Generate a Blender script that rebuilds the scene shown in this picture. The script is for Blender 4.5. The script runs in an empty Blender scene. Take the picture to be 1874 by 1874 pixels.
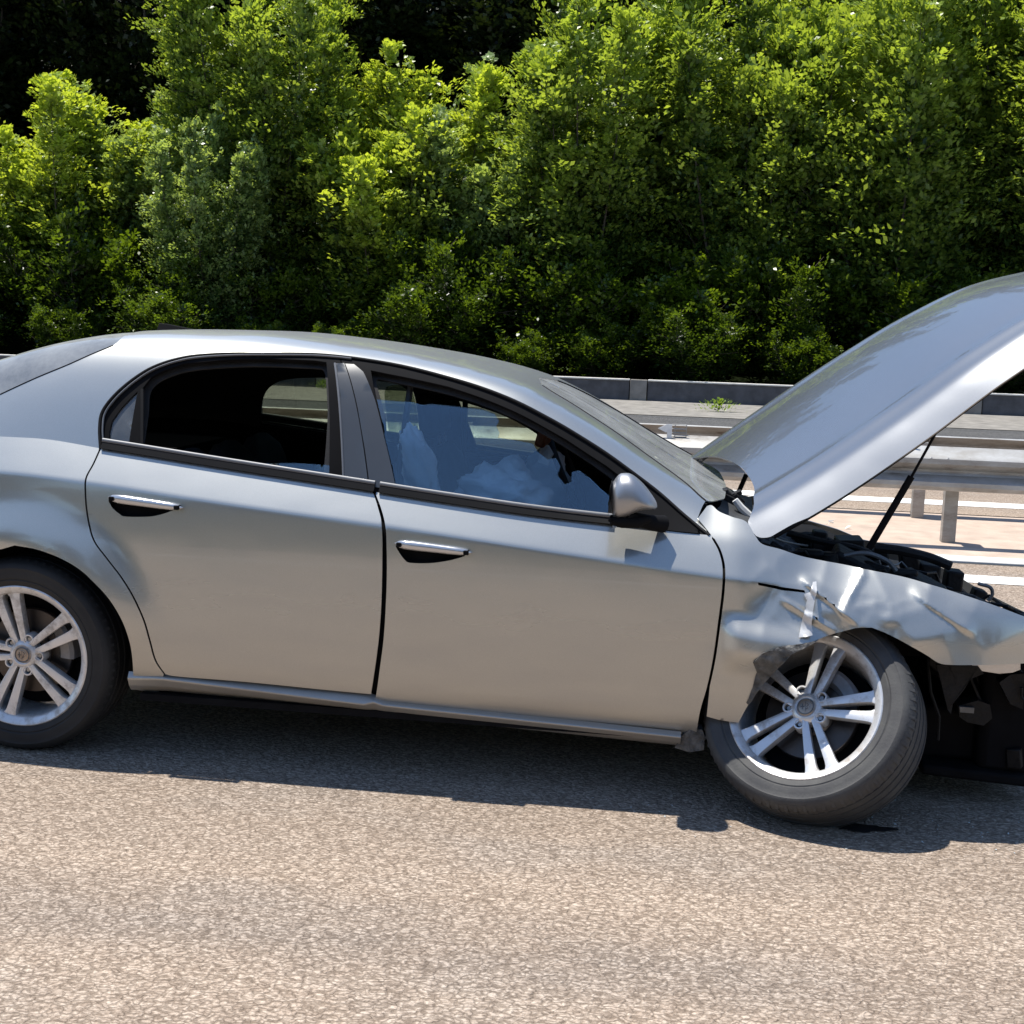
import bpy, math, random
import numpy as np
from mathutils import Vector, Matrix, noise as mnoise
from mathutils.geometry import delaunay_2d_cdt

# ------------------------------------------------------------------ camera
scene = bpy.context.scene
cam_data = bpy.data.cameras.new('camera')
cam = bpy.data.objects.new('camera', cam_data)
scene.collection.objects.link(cam)
scene.camera = cam
cam_data.sensor_width = 36.0
cam_data.lens = 36.0 * 2400.0 / 1874.0
cam_data.clip_start = 0.05
cam_data.clip_end = 2000.0
yaw, pitch, roll = math.radians(7.5), math.radians(7.8), math.radians(2.0)
fwd = Vector((-math.sin(yaw) * math.cos(pitch), math.cos(yaw) * math.cos(pitch), -math.sin(pitch)))
right = Vector((math.cos(yaw), math.sin(yaw), 0.0))
up = right.cross(fwd)
r2 = right * math.cos(roll) + up * math.sin(roll)
u2 = up * math.cos(roll) - right * math.sin(roll)
cm = Matrix((r2, u2, -fwd)).transposed().to_4x4()
cm.translation = Vector((0, 0, 1.48))
cam.matrix_world = cm

# ------------------------------------------------------------------ sky, sun, exposure
SUN_TRAVEL = Vector((0.28, -0.125, -1.0)).normalized()
to_sun = -SUN_TRAVEL
sun_el = math.asin(to_sun.z)
sun_az = math.atan2(to_sun.x, to_sun.y)
world = bpy.data.worlds.new('World')
scene.world = world
world.use_nodes = True
wn = world.node_tree
for n in list(wn.nodes):
    wn.nodes.remove(n)
sky = wn.nodes.new('ShaderNodeTexSky')
sky.sky_type = 'NISHITA'
sky.sun_disc = False
sky.sun_elevation = sun_el
sky.sun_rotation = sun_az
sky.altitude = 200
sky.air_density = 1.0
sky.dust_density = 0.15
sky.ozone_density = 2.5
bg = wn.nodes.new('ShaderNodeBackground')
bg.inputs['Strength'].default_value = 0.125
wo = wn.nodes.new('ShaderNodeOutputWorld')
wn.links.new(sky.outputs[0], bg.inputs[0])
wn.links.new(bg.outputs[0], wo.inputs[0])
sun_data = bpy.data.lights.new('sun', 'SUN')
sun_data.energy = 4.6
sun_data.angle = math.radians(0.53)
sun_data.color = (1.0, 0.955, 0.88)
sun = bpy.data.objects.new('sun', sun_data)
scene.collection.objects.link(sun)
sun.rotation_euler = SUN_TRAVEL.to_track_quat('-Z', 'Y').to_euler()
sun.location = (0, 0, 20)
scene.view_settings.view_transform = 'Standard'
scene.view_settings.look = 'None'
scene.view_settings.gamma = 1.0
scene.view_settings.exposure = 0.58
scene.view_settings.use_curve_mapping = False
scene.render.engine = 'CYCLES'
scene.cycles.caustics_reflective = False
scene.cycles.caustics_refractive = False
scene.cycles.max_bounces = 8
scene.cycles.transparent_max_bounces = 12

# ------------------------------------------------------------------ helpers
COL = scene.collection
rng = np.random.default_rng(7)
random.seed(7)

def link(o, parent=None, loc=None):
    COL.objects.link(o)
    if parent is not None:
        o.parent = parent
    if loc is not None:
        o.location = loc
    return o

def tag(o, label=None, cat=None, group=None, kind=None):
    if label: o['label'] = label
    if cat: o['category'] = cat
    if group: o['group'] = group
    if kind: o['kind'] = kind
    return o

def empty(name, loc=(0, 0, 0), label=None, cat=None, group=None, kind=None, parent=None):
    o = bpy.data.objects.new(name, None)
    o.empty_display_size = 0.1
    link(o, parent, loc)
    return tag(o, label, cat, group, kind)

def mesh_np(name, V, F, mat, parent=None, smooth=True, loc=None, F3=None):
    """V (n,3); F list of faces (any length)"""
    me = bpy.data.meshes.new(name)
    me.from_pydata([tuple(map(float, v)) for v in V], [], [tuple(map(int, f)) for f in F])
    if smooth:
        me.polygons.foreach_set('use_smooth', [True] * len(me.polygons))
    if mat is not None:
        me.materials.append(mat)
    me.update()
    o = bpy.data.objects.new(name, me)
    return link(o, parent, loc)

class MB:
    """collects simple solids into one mesh"""
    def __init__(s):
        s.V = []; s.F = []
    def add(s, V, F):
        b = len(s.V)
        s.V += [tuple(v) for v in V]
        s.F += [tuple(b + i for i in f) for f in F]
        return s
    def box(s, lo, hi, rot=None, ctr=None):
        x0, y0, z0 = lo; x1, y1, z1 = hi
        V = [Vector(p) for p in ((x0,y0,z0),(x1,y0,z0),(x1,y1,z0),(x0,y1,z0),(x0,y0,z1),(x1,y0,z1),(x1,y1,z1),(x0,y1,z1))]
        if rot is not None:
            c = Vector(ctr) if ctr is not None else (V[0] + V[6]) / 2
            V = [rot @ (v - c) + c for v in V]
        return s.add(V, [(0,3,2,1),(4,5,6,7),(0,1,5,4),(1,2,6,5),(2,3,7,6),(3,0,4,7)])
    def tube(s, pts, r, n=10, cap=True):
        pts = [Vector(p) for p in pts]
        m = len(pts)
        rs = r if isinstance(r, (list, tuple)) else [r] * m
        V = []; F = []
        ref = Vector((0, 0, 1))
        prev = None
        for i, p in enumerate(pts):
            t = (pts[min(i + 1, m - 1)] - pts[max(i - 1, 0)]).normalized()
            if prev is None:
                a = t.cross(ref)
                if a.length < 1e-3: a = t.cross(Vector((1, 0, 0)))
            else:
                a = prev - t * prev.dot(t)
            a.normalize(); prev = a
            b = t.cross(a)
            for k in range(n):
                q = 2 * math.pi * k / n
                V.append(p + (a * math.cos(q) + b * math.sin(q)) * rs[i])
        for i in range(m - 1):
            for k in range(n):
                k2 = (k + 1) % n
                F.append((i*n+k, i*n+k2, (i+1)*n+k2, (i+1)*n+k))
        if cap:
            F.append(tuple(range(n - 1, -1, -1)))
            F.append(tuple((m - 1) * n + k for k in range(n)))
        return s.add(V, F)
    def build(s, name, mat, parent=None, smooth=False, loc=None, bevel=0, sharp=35):
        o = mesh_np(name, s.V, s.F, mat, parent, smooth, loc)
        if bevel:
            md = o.modifiers.new('bevel', 'BEVEL'); md.width = bevel; md.segments = 2
            md.limit_method = 'ANGLE'; md.angle_limit = math.radians(40)
            o.data.polygons.foreach_set('use_smooth', [True] * len(o.data.polygons))
            md.harden_normals = False
        if smooth or bevel:
            o.data.set_sharp_from_angle(angle=math.radians(sharp))
        return o

def lathe(profile, n=96, a0=0.0, a1=2 * math.pi):
    """profile (r, y) revolved about the local Y axis"""
    full = abs(a1 - a0 - 2 * math.pi) < 1e-6
    m = len(profile)
    cols = n if full else n + 1
    V = []; F = []
    for i in range(cols):
        a = a0 + (a1 - a0) * i / n
        ca, sa = math.cos(a), math.sin(a)
        for r, y in profile:
            V.append((r * ca, y, r * sa))
    for i in range(n):
        j = (i + 1) % cols
        for k in range(m - 1):
            F.append((i*m+k, i*m+k+1, j*m+k+1, j*m+k))
    return V, F

# ------------------------------------------------------------------ materials
def new_mat(name):
    m = bpy.data.materials.new(name)
    m.use_nodes = True
    nt = m.node_tree
    bs = nt.nodes['Principled BSDF']
    return m, nt, bs

def N(nt, kind, **kw):
    n = nt.nodes.new(kind)
    for k, v in kw.items():
        if k in n.inputs.keys():
            n.inputs[k].default_value = v
        else:
            setattr(n, k, v)
    return n

def ramp(nt, fac, stops):
    r = nt.nodes.new('ShaderNodeValToRGB')
    el = r.color_ramp.elements
    while len(el) > 1: el.remove(el[-1])
    el[0].position = stops[0][0]; el[0].color = (*stops[0][1], 1)
    for p, c in stops[1:]:
        e = el.new(p); e.color = (*c, 1)
    nt.links.new(fac, r.inputs[0])
    return r

def coords(nt, scale=(1, 1, 1), kind='Object', rot=(0, 0, 0)):
    tc = nt.nodes.new('ShaderNodeTexCoord')
    mp = nt.nodes.new('ShaderNodeMapping')
    mp.inputs['Scale'].default_value = scale
    mp.inputs['Rotation'].default_value = rot
    nt.links.new(tc.outputs[kind], mp.inputs[0])
    return mp.outputs[0]

def noise_tex(nt, vec, scale, detail=4, rough=0.55):
    n = nt.nodes.new('ShaderNodeTexNoise')
    n.inputs['Scale'].default_value = scale
    n.inputs['Detail'].default_value = detail
    n.inputs['Roughness'].default_value = rough
    nt.links.new(vec, n.inputs['Vector'])
    return n

def simple(name, col, rough=0.6, metal=0.0, var=0.12, scale=12.0, bump=0.0, spec=0.5, coat=0.0, bscale=60.0, rvar=0.1):
    m, nt, bs = new_mat(name)
    v = coords(nt)
    nz = noise_tex(nt, v, scale, 5)
    lo = tuple(c * (1 - var) for c in col); hi = tuple(min(1, c * (1 + var)) for c in col)
    r = ramp(nt, nz.outputs['Fac'], [(0.3, lo), (0.7, hi)])
    nt.links.new(r.outputs[0], bs.inputs['Base Color'])
    rr = nt.nodes.new('ShaderNodeMapRange')
    rr.inputs['To Min'].default_value = max(0.02, rough - rvar); rr.inputs['To Max'].default_value = min(1, rough + rvar)
    nt.links.new(nz.outputs['Fac'], rr.inputs['Value'])
    nt.links.new(rr.outputs[0], bs.inputs['Roughness'])
    bs.inputs['Metallic'].default_value = metal
    bs.inputs['Specular IOR Level'].default_value = spec
    bs.inputs['Coat Weight'].default_value = coat
    bs.inputs['Coat Roughness'].default_value = 0.04
    if bump:
        nb = noise_tex(nt, v, bscale, 4)
        b = nt.nodes.new('ShaderNodeBump'); b.inputs['Strength'].default_value = bump; b.inputs['Distance'].default_value = 0.01
        nt.links.new(nb.outputs['Fac'], b.inputs['Height']); nt.links.new(b.outputs[0], bs.inputs['Normal'])
    return m

def make_paint(name='silver_paint', dirt=0.55, coat=1.0, rough=0.20, bcol=(0.425, 0.424, 0.395), broad=0.38):
    m, nt, bs = new_mat(name)
    v = coords(nt)
    base = bcol
    sep = nt.nodes.new('ShaderNodeSeparateXYZ'); nt.links.new(v, sep.inputs[0])
    # road film: denser towards the sills
    mr = nt.nodes.new('ShaderNodeMapRange')
    mr.inputs['From Min'].default_value = 0.75; mr.inputs['From Max'].default_value = 0.18
    mr.inputs['To Min'].default_value = 0.0; mr.inputs['To Max'].default_value = dirt
    nt.links.new(sep.outputs['Z'], mr.inputs['Value'])
    vs = coords(nt, (1.2, 1.2, 5.0))
    nz = noise_tex(nt, vs, 3.0, 3, 0.5)
    mu = nt.nodes.new('ShaderNodeMath'); mu.operation = 'MULTIPLY'
    nt.links.new(mr.outputs[0], mu.inputs[0]); nt.links.new(nz.outputs['Fac'], mu.inputs[1])
    mix = nt.nodes.new('ShaderNodeMix'); mix.data_type = 'RGBA'
    mix.inputs['A'].default_value = (*base, 1); mix.inputs['B'].default_value = (0.33, 0.29, 0.25, 1)
    nt.links.new(mu.outputs[0], mix.inputs['Factor'])
    # fine flake sparkle
    fl = noise_tex(nt, v, 900.0, 1)
    fr = ramp(nt, fl.outputs['Fac'], [(0.3, (0.9, 0.9, 0.9)), (0.7, (1.1, 1.1, 1.1))])
    mm = nt.nodes.new('ShaderNodeMix'); mm.data_type = 'RGBA'; mm.blend_type = 'MULTIPLY'; mm.inputs['Factor'].default_value = 1.0
    nt.links.new(mix.outputs['Result'], mm.inputs['A']); nt.links.new(fr.outputs[0], mm.inputs['B'])
    nt.links.new(mm.outputs['Result'], bs.inputs['Base Color'])
    ma = nt.nodes.new('ShaderNodeMath'); ma.operation = 'MULTIPLY_ADD'
    ma.inputs[1].default_value = 0.9; ma.inputs[2].default_value = rough
    nt.links.new(mu.outputs[0], ma.inputs[0])
    nt.links.new(ma.outputs[0], bs.inputs['Roughness'])
    m2 = nt.nodes.new('ShaderNodeMath'); m2.operation = 'MULTIPLY_ADD'
    m2.inputs[1].default_value = -0.9; m2.inputs[2].default_value = 0.90
    nt.links.new(mu.outputs[0], m2.inputs[0]); nt.links.new(m2.outputs[0], bs.inputs['Metallic'])
    bs.inputs['Coat Weight'].default_value = coat
    bs.inputs['Coat IOR'].default_value = 1.55
    bs.inputs['Coat Roughness'].default_value = 0.03
    # very slight waviness of the sheet
    wv = noise_tex(nt, coords(nt, (1, 1, 1.6)), 2.2, 2)
    b = nt.nodes.new('ShaderNodeBump'); b.inputs['Strength'].default_value = 0.10; b.inputs['Distance'].default_value = 0.03
    nt.links.new(wv.outputs['Fac'], b.inputs['Height']); nt.links.new(b.outputs[0], bs.inputs['Normal'])
    # second, broader flake lobe
    b2 = nt.nodes.new('ShaderNodeBsdfPrincipled')
    br = nt.nodes.new('ShaderNodeMix'); br.data_type = 'RGBA'; br.blend_type = 'MULTIPLY'; br.inputs['Factor'].default_value = 1.0
    br.inputs['B'].default_value = (1.35, 1.36, 1.38, 1)
    nt.links.new(mm.outputs['Result'], br.inputs['A']); nt.links.new(br.outputs['Result'], b2.inputs['Base Color'])
    b2.inputs['Metallic'].default_value = 0.86; b2.inputs['Roughness'].default_value = 0.48
    nt.links.new(b.outputs[0], b2.inputs['Normal'])
    ms = nt.nodes.new('ShaderNodeMixShader'); ms.inputs[0].default_value = broad
    nt.links.new(bs.outputs[0], ms.inputs[1]); nt.links.new(b2.outputs[0], ms.inputs[2])
    nt.links.new(ms.outputs[0], nt.nodes['Material Output'].inputs['Surface'])
    return m

M = {}
M['paint'] = make_paint()
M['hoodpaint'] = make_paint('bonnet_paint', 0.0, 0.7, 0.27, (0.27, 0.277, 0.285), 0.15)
M['mirrorpaint'] = make_paint('satin_mirror_paint', 0.0, 0.3, 0.42, (0.34, 0.345, 0.355), 0.3)
M['sillpaint'] = make_paint('dirty_sill_paint', 1.1)
M['trim'] = simple('black_trim', (0.008, 0.008, 0.009), 0.8, spec=0.08, var=0.2)
M['torn'] = simple('whitened_sheet', (0.62, 0.62, 0.61), 0.4, metal=0.25, var=0.15, scale=30)  # whitened so the torn strip looks sunlit
M['satin'] = simple('satin_trim', (0.15, 0.155, 0.165), 0.5, metal=0.3, var=0.1)
M['rubber'] = simple('rubber_seal', (0.009, 0.009, 0.010), 0.7, var=0.2, spec=0.15)
M['pillar'] = simple('pillar_cover', (0.05, 0.055, 0.062), 0.33, var=0.12, coat=0.5, scale=3)
M['shell'] = simple('dark_inner_shell', (0.008, 0.008, 0.009), 0.8, var=0.3, spec=0.1)
M['lining'] = simple('dark_lining', (0.028, 0.028, 0.03), 0.9, var=0.3, bump=0.2, bscale=200)
M['seat'] = simple('seat_cloth', (0.03, 0.032, 0.036), 0.85, var=0.2, bump=0.3, bscale=250)
M['dash'] = simple('dashboard_plastic', (0.045, 0.047, 0.05), 0.55, var=0.2, bump=0.2, bscale=300)
M['bag'] = simple('airbag_fabric', (0.90, 0.91, 0.93), 0.8, var=0.04, bump=0.35, bscale=90)
M['chrome'] = simple('chrome', (0.75, 0.76, 0.78), 0.14, metal=1.0, var=0.04)
M['engine'] = simple('engine_plastic', (0.011, 0.011, 0.012), 0.55, var=0.5, bump=0.4, bscale=50, spec=0.25)
M['enginegrey'] = simple('dusty_engine_metal', (0.16, 0.165, 0.17), 0.5, metal=0.5, var=0.4, bump=0.3, bscale=40)
M['steel'] = simple('bare_steel', (0.38, 0.38, 0.38), 0.4, metal=0.9, var=0.25)
M['disc'] = simple('brake_disc', (0.10, 0.085, 0.075), 0.4, metal=0.8, var=0.3)
M['caliper'] = simple('cast_caliper', (0.30, 0.30, 0.31), 0.5, metal=0.4, var=0.3)
M['scrape'] = simple('scraped_plastic', (0.10, 0.098, 0.092), 0.7, var=0.7, scale=30, bump=0.8, bscale=70)
M['badge'] = simple('badge_enamel', (0.42, 0.34, 0.27), 0.3, metal=0.6, var=0.2, scale=80)
M['amber'] = simple('brown_mirror_back', (0.30, 0.085, 0.03), 0.4, var=0.3)
M['crumb'] = simple('glass_crumb', (0.55, 0.60, 0.60), 0.15, var=0.3, scale=90)
M['white'] = simple('white_plastic', (0.78, 0.78, 0.76), 0.45, var=0.08, scale=30)
M['lamp'] = simple('red_lamp', (0.35, 0.01, 0.01), 0.12, coat=1.0)

def make_alloy():
    m, nt, bs = new_mat('alloy_wheel')
    v = coords(nt)
    nz = noise_tex(nt, v, 14, 6, 0.7)
    r = ramp(nt, nz.outputs['Fac'], [(0.34, (0.42, 0.39, 0.36)), (0.5, (0.70, 0.70, 0.70)), (0.8, (0.76, 0.76, 0.77))])
    nt.links.new(r.outputs[0], bs.inputs['Base Color'])
    r2_ = ramp(nt, nz.outputs['Fac'], [(0.36, (0.6, 0.6, 0.6)), (0.6, (0.33, 0.33, 0.33))])
    nt.links.new(r2_.outputs[0], bs.inputs['Roughness'])
    bs.inputs['Metallic'].default_value = 0.55
    bs.inputs['Coat Weight'].default_value = 0.4
    return m
M['alloy'] = make_alloy()

def make_tyre(k=1.0, name='tyre_rubber'):
    m, nt, bs = new_mat(name)
    v = coords(nt)
    nz = noise_tex(nt, v, 9, 6, 0.65)
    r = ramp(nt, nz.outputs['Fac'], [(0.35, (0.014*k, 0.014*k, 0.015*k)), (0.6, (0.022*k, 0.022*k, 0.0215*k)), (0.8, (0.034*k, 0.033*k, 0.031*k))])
    nt.links.new(r.outputs[0], bs.inputs['Base Color'])
    bs.inputs['Roughness'].default_value = 0.72
    nb = noise_tex(nt, v, 130, 3)
    b = nt.nodes.new('ShaderNodeBump'); b.inputs['Strength'].default_value = 0.25; b.inputs['Distance'].default_value = 0.003
    nt.links.new(nb.outputs['Fac'], b.inputs['Height']); nt.links.new(b.outputs[0], bs.inputs['Normal'])
    return m
M['tyre'] = make_tyre()
M['sunlittyre'] = make_tyre(3.0, 'sunlit_tyre_rubber')  # lighter copy of the rubber: sunlight on the front sidewall put into colour

def make_glass(name, tint, rough=0.0, dust_sheen=0.0, ior=1.8, rc=(1, 1, 1)):
    m, nt, bs = new_mat(name)
    out = nt.nodes['Material Output']
    tr = nt.nodes.new('ShaderNodeBsdfTransparent'); tr.inputs[0].default_value = (*tint, 1)
    gl = nt.nodes.new('ShaderNodeBsdfGlossy'); gl.inputs['Roughness'].default_value = rough; gl.inputs['Color'].default_value = (*rc, 1)
    lw = nt.nodes.new('ShaderNodeFresnel'); lw.inputs['IOR'].default_value = ior
    mx = nt.nodes.new('ShaderNodeMixShader')
    nt.links.new(lw.outputs[0], mx.inputs[0]); nt.links.new(tr.outputs[0], mx.inputs[1]); nt.links.new(gl.outputs[0], mx.inputs[2])
    last = mx.outputs[0]
    if dust_sheen:
        df = nt.nodes.new('ShaderNodeBsdfDiffuse'); df.inputs[0].default_value = (0.55, 0.57, 0.57, 1)
        v = coords(nt); nz = noise_tex(nt, v, 6, 6, 0.7)
        rr = ramp(nt, nz.outputs['Fac'], [(0.3, (dust_sheen * 0.6,) * 3), (0.7, (dust_sheen * 1.3,) * 3)])
        m3 = nt.nodes.new('ShaderNodeMixShader')
        nt.links.new(rr.outputs[0], m3.inputs[0]); nt.links.new(last, m3.inputs[1]); nt.links.new(df.outputs[0], m3.inputs[2])
        last = m3.outputs[0]
    nt.links.new(last, out.inputs['Surface'])
    return m
M['glass'] = make_glass('side_glass', (0.86, 0.94, 0.98), dust_sheen=0.0, ior=1.95, rc=(0.8, 0.93, 1.0))
M['quarterglass'] = make_glass('dusty_quarter_glass', (0.35, 0.38, 0.38), dust_sheen=0.16)
M['screen'] = make_glass('windscreen_glass', (0.70, 0.76, 0.76), dust_sheen=0.30)
M['rearglass'] = make_glass('rear_window_glass', (0.28, 0.31, 0.32), dust_sheen=0.34, ior=2.6)  # diffuse layer here paints a pale reflection onto the rear window
M['farglass'] = make_glass('tinted_side_glass', (0.60, 0.64, 0.56), dust_sheen=0.02)

def make_road(name, lo, mid, hi, patch, bump=0.9, gs=62.0):
    m, nt, bs = new_mat(name)
    v = coords(nt, kind='Object')
    vx = coords(nt, (0.62, 1.0, 1.0))
    vo = nt.nodes.new('ShaderNodeTexVoronoi'); vo.inputs['Scale'].default_value = gs; vo.inputs['Randomness'].default_value = 1.0
    wob = noise_tex(nt, v, 30, 2)
    add = nt.nodes.new('ShaderNodeVectorMath'); add.operation = 'MULTIPLY_ADD'
    add.inputs[1].default_value = (0.03, 0.03, 0.03)
    nt.links.new(wob.outputs['Color'], add.inputs[0]); nt.links.new(vx, add.inputs[2])
    nt.links.new(add.outputs[0], vo.inputs['Vector'])
    fine = noise_tex(nt, vx, gs * 1.7, 3, 0.6)
    big = noise_tex(nt, coords(nt, (0.5, 1, 1)), 1.3, 5, 0.6)
    # per-stone tone
    sepc = nt.nodes.new('ShaderNodeSeparateColor'); nt.links.new(vo.outputs['Color'], sepc.inputs[0])
    mixv = nt.nodes.new('ShaderNodeMix'); mixv.data_type = 'FLOAT'; mixv.inputs['Factor'].default_value = 0.55
    nt.links.new(sepc.outputs[0], mixv.inputs['A']); nt.links.new(fine.outputs['Fac'], mixv.inputs['B'])
    r = ramp(nt, mixv.outputs['Result'], [(0.15, lo), (0.42, mid), (0.75, hi)])
    # grey patches
    pr = ramp(nt, big.outputs['Fac'], [(0.48, (0, 0, 0)), (0.72, (0.55, 0.55, 0.55))])
    mx = nt.nodes.new('ShaderNodeMix'); mx.data_type = 'RGBA'
    nt.links.new(pr.outputs[0], mx.inputs['Factor']); nt.links.new(r.outputs[0], mx.inputs['A'])
    r3 = ramp(nt, mixv.outputs['Result'], [(0.2, tuple(c * 0.5 for c in patch)), (0.7, tuple(min(1, c * 1.35) for c in patch))])
    nt.links.new(r3.outputs[0], mx.inputs['B'])
    # dark joints between stones
    jr = ramp(nt, vo.outputs['Distance'], [(0.30, (1, 1, 1)), (0.62, (0.42, 0.40, 0.38))])
    mm = nt.nodes.new('ShaderNodeMix'); mm.data_type = 'RGBA'; mm.blend_type = 'MULTIPLY'; mm.inputs['Factor'].default_value = 0.8
    nt.links.new(mx.outputs['Result'], mm.inputs['A']); nt.links.new(jr.outputs[0], mm.inputs['B'])
    trk = noise_tex(nt, coords(nt, (0.05, 1.3, 1.0)), 1.1, 3, 0.5)
    tr_ = ramp(nt, trk.outputs['Fac'], [(0.35, (0.86, 0.86, 0.87)), (0.6, (1.04, 1.03, 1.02))])
    m5 = nt.nodes.new('ShaderNodeMix'); m5.data_type = 'RGBA'; m5.blend_type = 'MULTIPLY'; m5.inputs['Factor'].default_value = 1.0
    nt.links.new(mm.outputs['Result'], m5.inputs['A']); nt.links.new(tr_.outputs[0], m5.inputs['B'])
    nt.links.new(m5.outputs['Result'], bs.inputs['Base Color'])
    bs.inputs['Roughness'].default_value = 0.9
    bs.inputs['Specular IOR Level'].default_value = 0.25
    inv = nt.nodes.new('ShaderNodeMath'); inv.operation = 'MULTIPLY_ADD'; inv.inputs[1].default_value = -1.0
    nt.links.new(vo.outputs['Distance'], inv.inputs[0]); nt.links.new(fine.outputs['Fac'], inv.inputs[2])
    b = nt.nodes.new('ShaderNodeBump'); b.inputs['Strength'].default_value = bump; b.inputs['Distance'].default_value = 0.008
    nt.links.new(inv.outputs[0], b.inputs['Height']); nt.links.new(b.outputs[0], bs.inputs['Normal'])
    return m
M['road'] = make_road('tan_aggregate_asphalt', (0.29, 0.225, 0.172), (0.45, 0.356, 0.276), (0.62, 0.512, 0.410), (0.41, 0.37, 0.33), gs=104.0)
M['darkroad'] = make_road('grey_asphalt', (0.06, 0.062, 0.066), (0.10, 0.102, 0.106), (0.17, 0.17, 0.17), (0.12, 0.12, 0.12), 0.5)
M['concrete'] = simple('weathered_concrete', (0.22, 0.205, 0.185), 0.85, var=0.3, scale=3.5, bump=0.4, bscale=30)
M['median'] = simple('median_concrete', (0.46, 0.36, 0.285), 0.9, var=0.16, scale=5, bump=0.4, bscale=60)
M['parapet'] = simple('shaded_parapet_concrete', (0.075, 0.075, 0.082), 0.85, var=0.3, scale=4, bump=0.4, bscale=25)  # tree shade on the wall face is put into this dark colour
M['coping'] = simple('pale_coping', (0.62, 0.60, 0.56), 0.8, var=0.2, scale=8)
M['linepaint'] = simple('road_marking_paint', (0.78, 0.77, 0.73), 0.7, var=0.12, scale=25, bump=0.3)
M['joint'] = simple('bitumen_joint', (0.035, 0.033, 0.03), 0.8)
M['grassbank'] = simple('grass_bank', (0.05, 0.052, 0.034), 0.95, var=0.4, scale=1.5, bump=0.3, bscale=10, spec=0.1)
M['forestfloor'] = simple('forest_floor', (0.010, 0.014, 0.006), 0.95, var=0.5, scale=3, bump=1.0, bscale=10, spec=0.0)

def make_galv():
    m, nt, bs = new_mat('galvanised_steel')
    v = coords(nt, (1.0, 1.0, 3.0))
    nz = noise_tex(nt, v, 2.4, 7, 0.7)
    r = ramp(nt, nz.outputs['Fac'], [(0.30, (0.12, 0.095, 0.075)), (0.42, (0.30, 0.285, 0.26)), (0.6, (0.40, 0.40, 0.39)), (0.8, (0.52, 0.52, 0.52))])
    nt.links.new(r.outputs[0], bs.inputs['Base Color'])
    bs.inputs['Metallic'].default_value = 0.35
    bs.inputs['Roughness'].default_value = 0.5
    return m
M['galv'] = make_galv()

def leaf_mat(name, transl, gloss=0.25):
    m, nt, bs = new_mat(name)
    out = nt.nodes['Material Output']
    at = nt.nodes.new('ShaderNodeAttribute'); at.attribute_name = 'leafcol'
    nt.links.new(at.outputs['Color'], bs.inputs['Base Color'])
    bs.inputs['Roughness'].default_value = 0.36
    bs.inputs['Specular IOR Level'].default_value = gloss
    tl = nt.nodes.new('ShaderNodeBsdfTranslucent')
    hs = nt.nodes.new('ShaderNodeMix'); hs.data_type = 'RGBA'; hs.blend_type = 'MULTIPLY'; hs.inputs['Factor'].default_value = 1.0
    hs.inputs['B'].default_value = (1.75, 1.6, 0.6, 1)
    nt.links.new(at.outputs['Color'], hs.inputs['A']); nt.links.new(hs.outputs['Result'], tl.inputs[0])
    mx = nt.nodes.new('ShaderNodeMixShader'); mx.inputs[0].default_value = transl
    nt.links.new(bs.outputs[0], mx.inputs[1]); nt.links.new(tl.outputs[0], mx.inputs[2])
    nt.links.new(mx.outputs[0], out.inputs['Surface'])
    return m
M['leaf'] = leaf_mat('leaf', 0.45, 0.5)
M['shadedleaf'] = leaf_mat('shaded_leaf', 0.15, 0.3)
M['bark'] = simple('bark', (0.09, 0.07, 0.05), 0.9, var=0.4, scale=20, bump=1.0, bscale=50)
# ------------------------------------------------------------------ car surfaces (metres, x from rear hub forwards, y from centre line, near side negative)
def pch(xs, ys):
    """smooth monotone interpolation"""
    xs = np.array(xs, float); ys = np.array(ys, float)
    h = np.diff(xs); d = np.diff(ys) / h
    m = np.zeros(len(xs)); m[0] = d[0]; m[-1] = d[-1]
    for i in range(1, len(xs) - 1):
        if d[i-1] * d[i] > 0:
            w1 = 2*h[i] + h[i-1]; w2 = h[i] + 2*h[i-1]
            m[i] = (w1 + w2) / (w1 / d[i-1] + w2 / d[i])
    def f(x):
        x = np.asarray(x, float)
        i = np.clip(np.searchsorted(xs, x) - 1, 0, len(xs) - 2)
        t = (x - xs[i]) / h[i]
        a = ys[i] + 0*t
        r = (a*(1+2*t)*(1-t)**2 + h[i]*m[i]*t*(1-t)**2 + ys[i+1]*t*t*(3-2*t) + h[i]*m[i+1]*t*t*(t-1))
        r = np.where(x < xs[0], ys[0] + m[0]*(x - xs[0]), r)
        return np.where(x > xs[-1], ys[-1] + m[-1]*(x - xs[-1]), r)
    return f

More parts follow.
